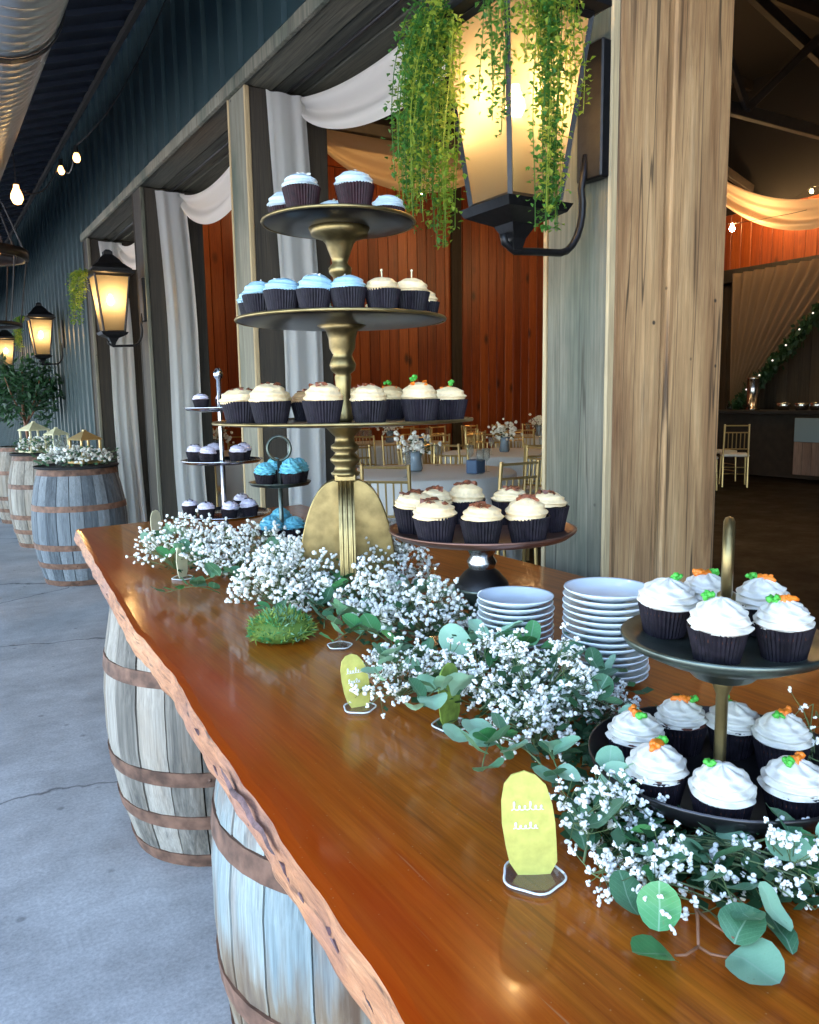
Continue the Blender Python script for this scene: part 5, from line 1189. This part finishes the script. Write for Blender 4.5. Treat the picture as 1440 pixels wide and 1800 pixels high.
SPR = [
 ((0.514, 1.618, 0.955), 1.6, .11, 7, .034, 'eucalyptus sprig by the edge-on sign', [E_, G_]),
 ((0.523, 2.021, 0.990), .6, .08, 6, .030, 'eucalyptus sprig at the far corner of the garland', [E_, P_]),
 ((0.573, 1.249, 0.955), -.4, .12, 6, .040, 'teal eucalyptus sprig left of the brass stand foot', [E_, P_]),
 ((0.521, 1.266, 0.975), .2, .06, 4, .036, 'bright eucalyptus leaves lying on the moss ball', [E_, G_]),
 ((0.596, 1.153, 0.955), -1.3, .14, 8, .040, 'eucalyptus sprig right of the brass stand foot', [E_, P_]),
 ((0.720, 1.220, 0.975), -.9, .12, 7, .042, 'eucalyptus sprig behind the second plaque sign', [E_, P_, P_]),
 ((0.545, 1.001, 0.960), -1.9, .10, 6, .042, 'dark eucalyptus sprig beside the second plaque sign', [E_, E_]),
 ((0.719, 1.087, 0.990), -1.4, .12, 7, .042, 'eucalyptus sprig at the glass pedestal foot', [E_, P_]),
 ((0.540, 0.896, 0.955), -2.2, .10, 7, .032, 'low eucalyptus sprig in front of the garland middle', [E_, P_]),
 ((0.608, 0.877, 1.000), -1.5, .09, 5, .048, 'pale broad eucalyptus leaves facing out mid garland', [P_, P_]),
 ((0.575, 0.779, 0.970), -1.9, .11, 6, .044, 'dark eucalyptus sprig mid garland', [E_, E_, G_]),
 ((0.600, 0.759, 0.960), 2.6, .08, 6, .036, 'teal eucalyptus at the garland front edge', [E_, P_]),
 ((0.703, 0.768, 0.985), -1.0, .10, 6, .036, 'green eucalyptus sprig in front of the plate stack', [E_, G_]),
 ((0.697, 0.713, 0.980), -1.0, .07, 5, .034, 'eucalyptus sprig under the upper patina plate', [E_, E_, P_]),
 ((0.568, 0.619, 0.970), 2.5, .07, 6, .030, 'eucalyptus sprig left of the lower patina plate', [E_, P_]),
 ((0.521, 0.555, 0.965), -2.0, .08, 6, .036, 'pale eucalyptus sprig beside the nearest plaque', [E_, P_]),
 ((0.456, 0.477, 0.955), -1.2, .09, 6, .034, 'teal eucalyptus sprig at the garland edge by the nearest plaque', [E_, E_]),
 ((0.508, 0.491, 0.955), 2.7, .08, 6, .034, 'dark eucalyptus sprig under the rim of the lower patina plate', [E_, G_]),
 ((0.533, 0.438, 0.960), 2.8, .10, 6, .034, 'eucalyptus sprig in front of the lower patina plate', [E_, E_]),
 ((0.554, 0.384, 0.970), -1.8, .09, 5, .030, 'eucalyptus sprig near the right edge under the plate', [E_, P_]),
 ((0.579, 0.349, 0.960), -1.9, .08, 5, .040, 'eucalyptus sprig at the lower right corner of the garland', [E_, G_]),
]
for i, (p, az, ln, n, sz, lab, mts) in enumerate(SPR):
    sprig(p, az, ln, n, sz, lab, 200+i, mts, max(.010, p[2]-TZ), .02)
XP = [((.60, 2.05), .5, 'far corner'), ((.56, 1.80), 1.2, 'far corner, lower'), ((.66, 1.70), -.6, 'below the turquoise cupcakes'), ((.55, 1.50), .9, 'left of the moss ball'), ((.62, 1.32), -1.0, 'left of the brass stand foot'), ((.60, 1.20), 2.4, 'right of the moss ball'),
      ((.70, 1.20), -1.9, 'below the copper plate'), ((.60, 1.05), 1.8, 'behind the second plaque'), ((.66, .98), -2.4, 'middle of the garland'), ((.56, .92), 2.2, 'right of the second plaque'), ((.64, .86), -2.0, 'below the shorter plate stack'), ((.55, .80), 2.0, 'front edge of the garland, middle'),
      ((.62, .72), -2.6, 'below the taller plate stack'), ((.52, .68), 2.5, 'garland edge before the nearest plaque'), ((.525, .575), .6, 'just behind the nearest plaque')]
for i, (xy, az, lab) in enumerate(XP):
    sprig(xy, az, .10, 7, .036, 'extra eucalyptus sprig woven in at the %s' % lab, 300+i, [(E_, P_), (E_, G_), (E_, E_, P_)][i % 3], .03 if xy[1] > .75 else .018, .035)
# the forked front sprig whose big round leaves lie on the bare wood
p0 = Vector((0.500, 0.389, 0.966)); t = thing('eucalyptus_sprig', 'forked red stemmed eucalyptus sprig with big round leaves on the bare wood', 'greenery', p0)
def br2(pts, r=.0013):
    q = MB(); q.tube([Vector(p)-p0 for p in pts], r, 6, .7); q.build('stem', m_stembrown, t, True)
FK = (0.456, 0.347, 0.958)
br2([p0, (0.477, 0.365, 0.964), FK], .0016); br2([FK, (0.442, 0.347, 0.957), (0.435, 0.351, 0.957)]); br2([FK, (0.457, 0.337, 0.958), (0.464, 0.324, 0.960)])
br2([(0.481, 0.369, 0.965), (0.478, 0.351, 0.965), (0.476, 0.332, 0.966)])
VA = -R(46)
def big(at, tip, w, mt, v, tilt, roll):
    a = Vector(at); d = Vector(tip)-a; o = leaf(t, a-p0, d.length, math.atan2(-d.x, d.y), math.atan2(d.z, math.hypot(d.x, d.y)), roll, mt, v); o.scale = (w, d.length, d.length); return o
big((0.466, 0.327, 0.963), (0.473, 0.293, 0.960), .056, m_eucpale, 0, 0, .0)
big((0.435, 0.350, 0.957), (0.408, 0.366, 0.964), .052, m_eucgreen, 0, .0, .3)
big((0.473, 0.330, 0.966), (0.502, 0.336, 0.980), .036, m_euc, 0, 0, .0)
big((0.444, 0.373, 0.960), (0.456, 0.384, 0.990), .042, m_eucgreen, 1, 0, -.2)
big((0.440, 0.392, 0.960), (0.454, 0.426, 0.975), .034, m_euc, 3, 0, .2)
big((0.519, 0.318, 0.962), (0.521, 0.346, 0.985), .030, m_eucpale, 1, 0, .3)
big((0.513, 0.309, 0.956), (0.534, 0.344, 0.960), .030, m_euc, 2, 0, .1)
# loose twigs under the lower plate
t = thing('twig_bundle', 'thin green stems lying in front of the lower patina plate', 'greenery', (0.555, 0.414, 0.965)); q = MB(); rg = random.Random(77); o0 = Vector((0.555, 0.414, 0.965))
for i in range(26):
    a = Vector((0.538, 0.436, 0.962)) + Vector((rg.gauss(0, .012), rg.gauss(0, .012), rg.uniform(0, .012))); b_ = Vector((0.569, 0.343, 0.962)) + Vector((rg.gauss(0, .02), rg.gauss(0, .02), rg.uniform(-.004, .014)))
    q.tube([a-o0, a.lerp(b_, .5)-o0+Vector((rg.gauss(0, .005), rg.gauss(0, .005), .008)), b_-o0], .0008, 4)
q.build('stem', m_stem, t, kind='stuff')
# moss ball
mc = Vector((0.508, 1.261, 0.965)); t = thing('moss_ball', 'lime green moss ball at the front of the white flowers', 'moss ball', (mc.x, mc.y, TZ)); q = MB(); rg = random.Random(9)
q.lathe([(.0, .002), (.044, .004), (.055, .018), (.047, .034), (.025, .042), (0, .043)], 22, fn=lambda r_, z, a, k: (r_*(1+.10*nz(cos(a)*1.5, sin(a)*1.5, k)), z*(1+.15*nz(cos(a)*2, sin(a)*2, 5)))); q.build('body', m_moss, t, True); q = MB()
MT = [q, MB()]
for _ in range(1500):
    a = rg.uniform(0, 6.28); q = MT[1 if nz(cos(a)*2.3, sin(a)*2.3, _*.002) > .05 else 0]; e = rg.uniform(.02, 1.35); nrm = Vector((cos(a)*cos(e), sin(a)*cos(e), sin(e))); c = Vector((.054*nrm.x, .054*nrm.y, .010+.036*nrm.z)); c.z = max(c.z, .004)
    d = (nrm+Vector((rg.gauss(0, .5), rg.gauss(0, .5), rg.gauss(0, .5)))).normalized()*rg.uniform(.004, .015)*(1+.8*nz(a*2, e*3, 4)); s = d.cross(Vector((rg.gauss(0, 1), rg.gauss(0, 1), 1))).normalized()*.0022
    q.add([c-s, c+s, c+d], [(0, 1, 2)])
MT[0].build('tuft', m_moss, t, kind='stuff'); MT[1].build('tuft', m_eucgreen, t, kind='stuff')
# dark underlayer of small leaves that the garland is built on
t = thing('garland_base', 'dark tangle of small leaves and stems beneath the white flowers', 'greenery', (.68, 1.1, TZ)); q = MB(); rg = random.Random(31)
path = [(0.547, 2.007, 0.960), (0.609, 1.723, 0.960), (0.631, 1.426, 0.960), (0.693, 1.280, 0.960), (0.662, 1.052, 0.960), (0.632, 0.844, 0.960), (0.626, 0.719, 0.960), (0.649, 0.664, 0.960), (0.527, 0.521, 0.955), (0.518, 0.437, 0.955), (0.557, 0.386, 0.955), (0.594, 0.348, 0.955)]
P3 = [Vector(p) for p in path]
for i in range(2600):
    k = rg.randrange(len(P3)-1); u = rg.random(); c = P3[k].lerp(P3[k+1], u); w = .05 if k < 7 else .022
    c = c + Vector((rg.gauss(0, w), rg.gauss(0, w), 0)); c.z = TZ+.004+abs(rg.gauss(0, .03 if k < 7 else .012))
    a = rg.uniform(0, 6.28); l = rg.uniform(.008, .02); d = Vector((cos(a), sin(a), rg.uniform(-.3, .9))).normalized()*l; s = Vector((-sin(a), cos(a), rg.uniform(-.6, .6)))*l*.35
    pp = [c, c+d*.5+s, c+d, c+d*.5-s]; pp = [Vector((v.x, v.y, max(v.z, TZ+.002)))-Vector(t.location) for v in pp]; q.add(pp, [(0, 1, 2, 3)])
q.build('foliage', m_dkleaf, t, kind='stuff')
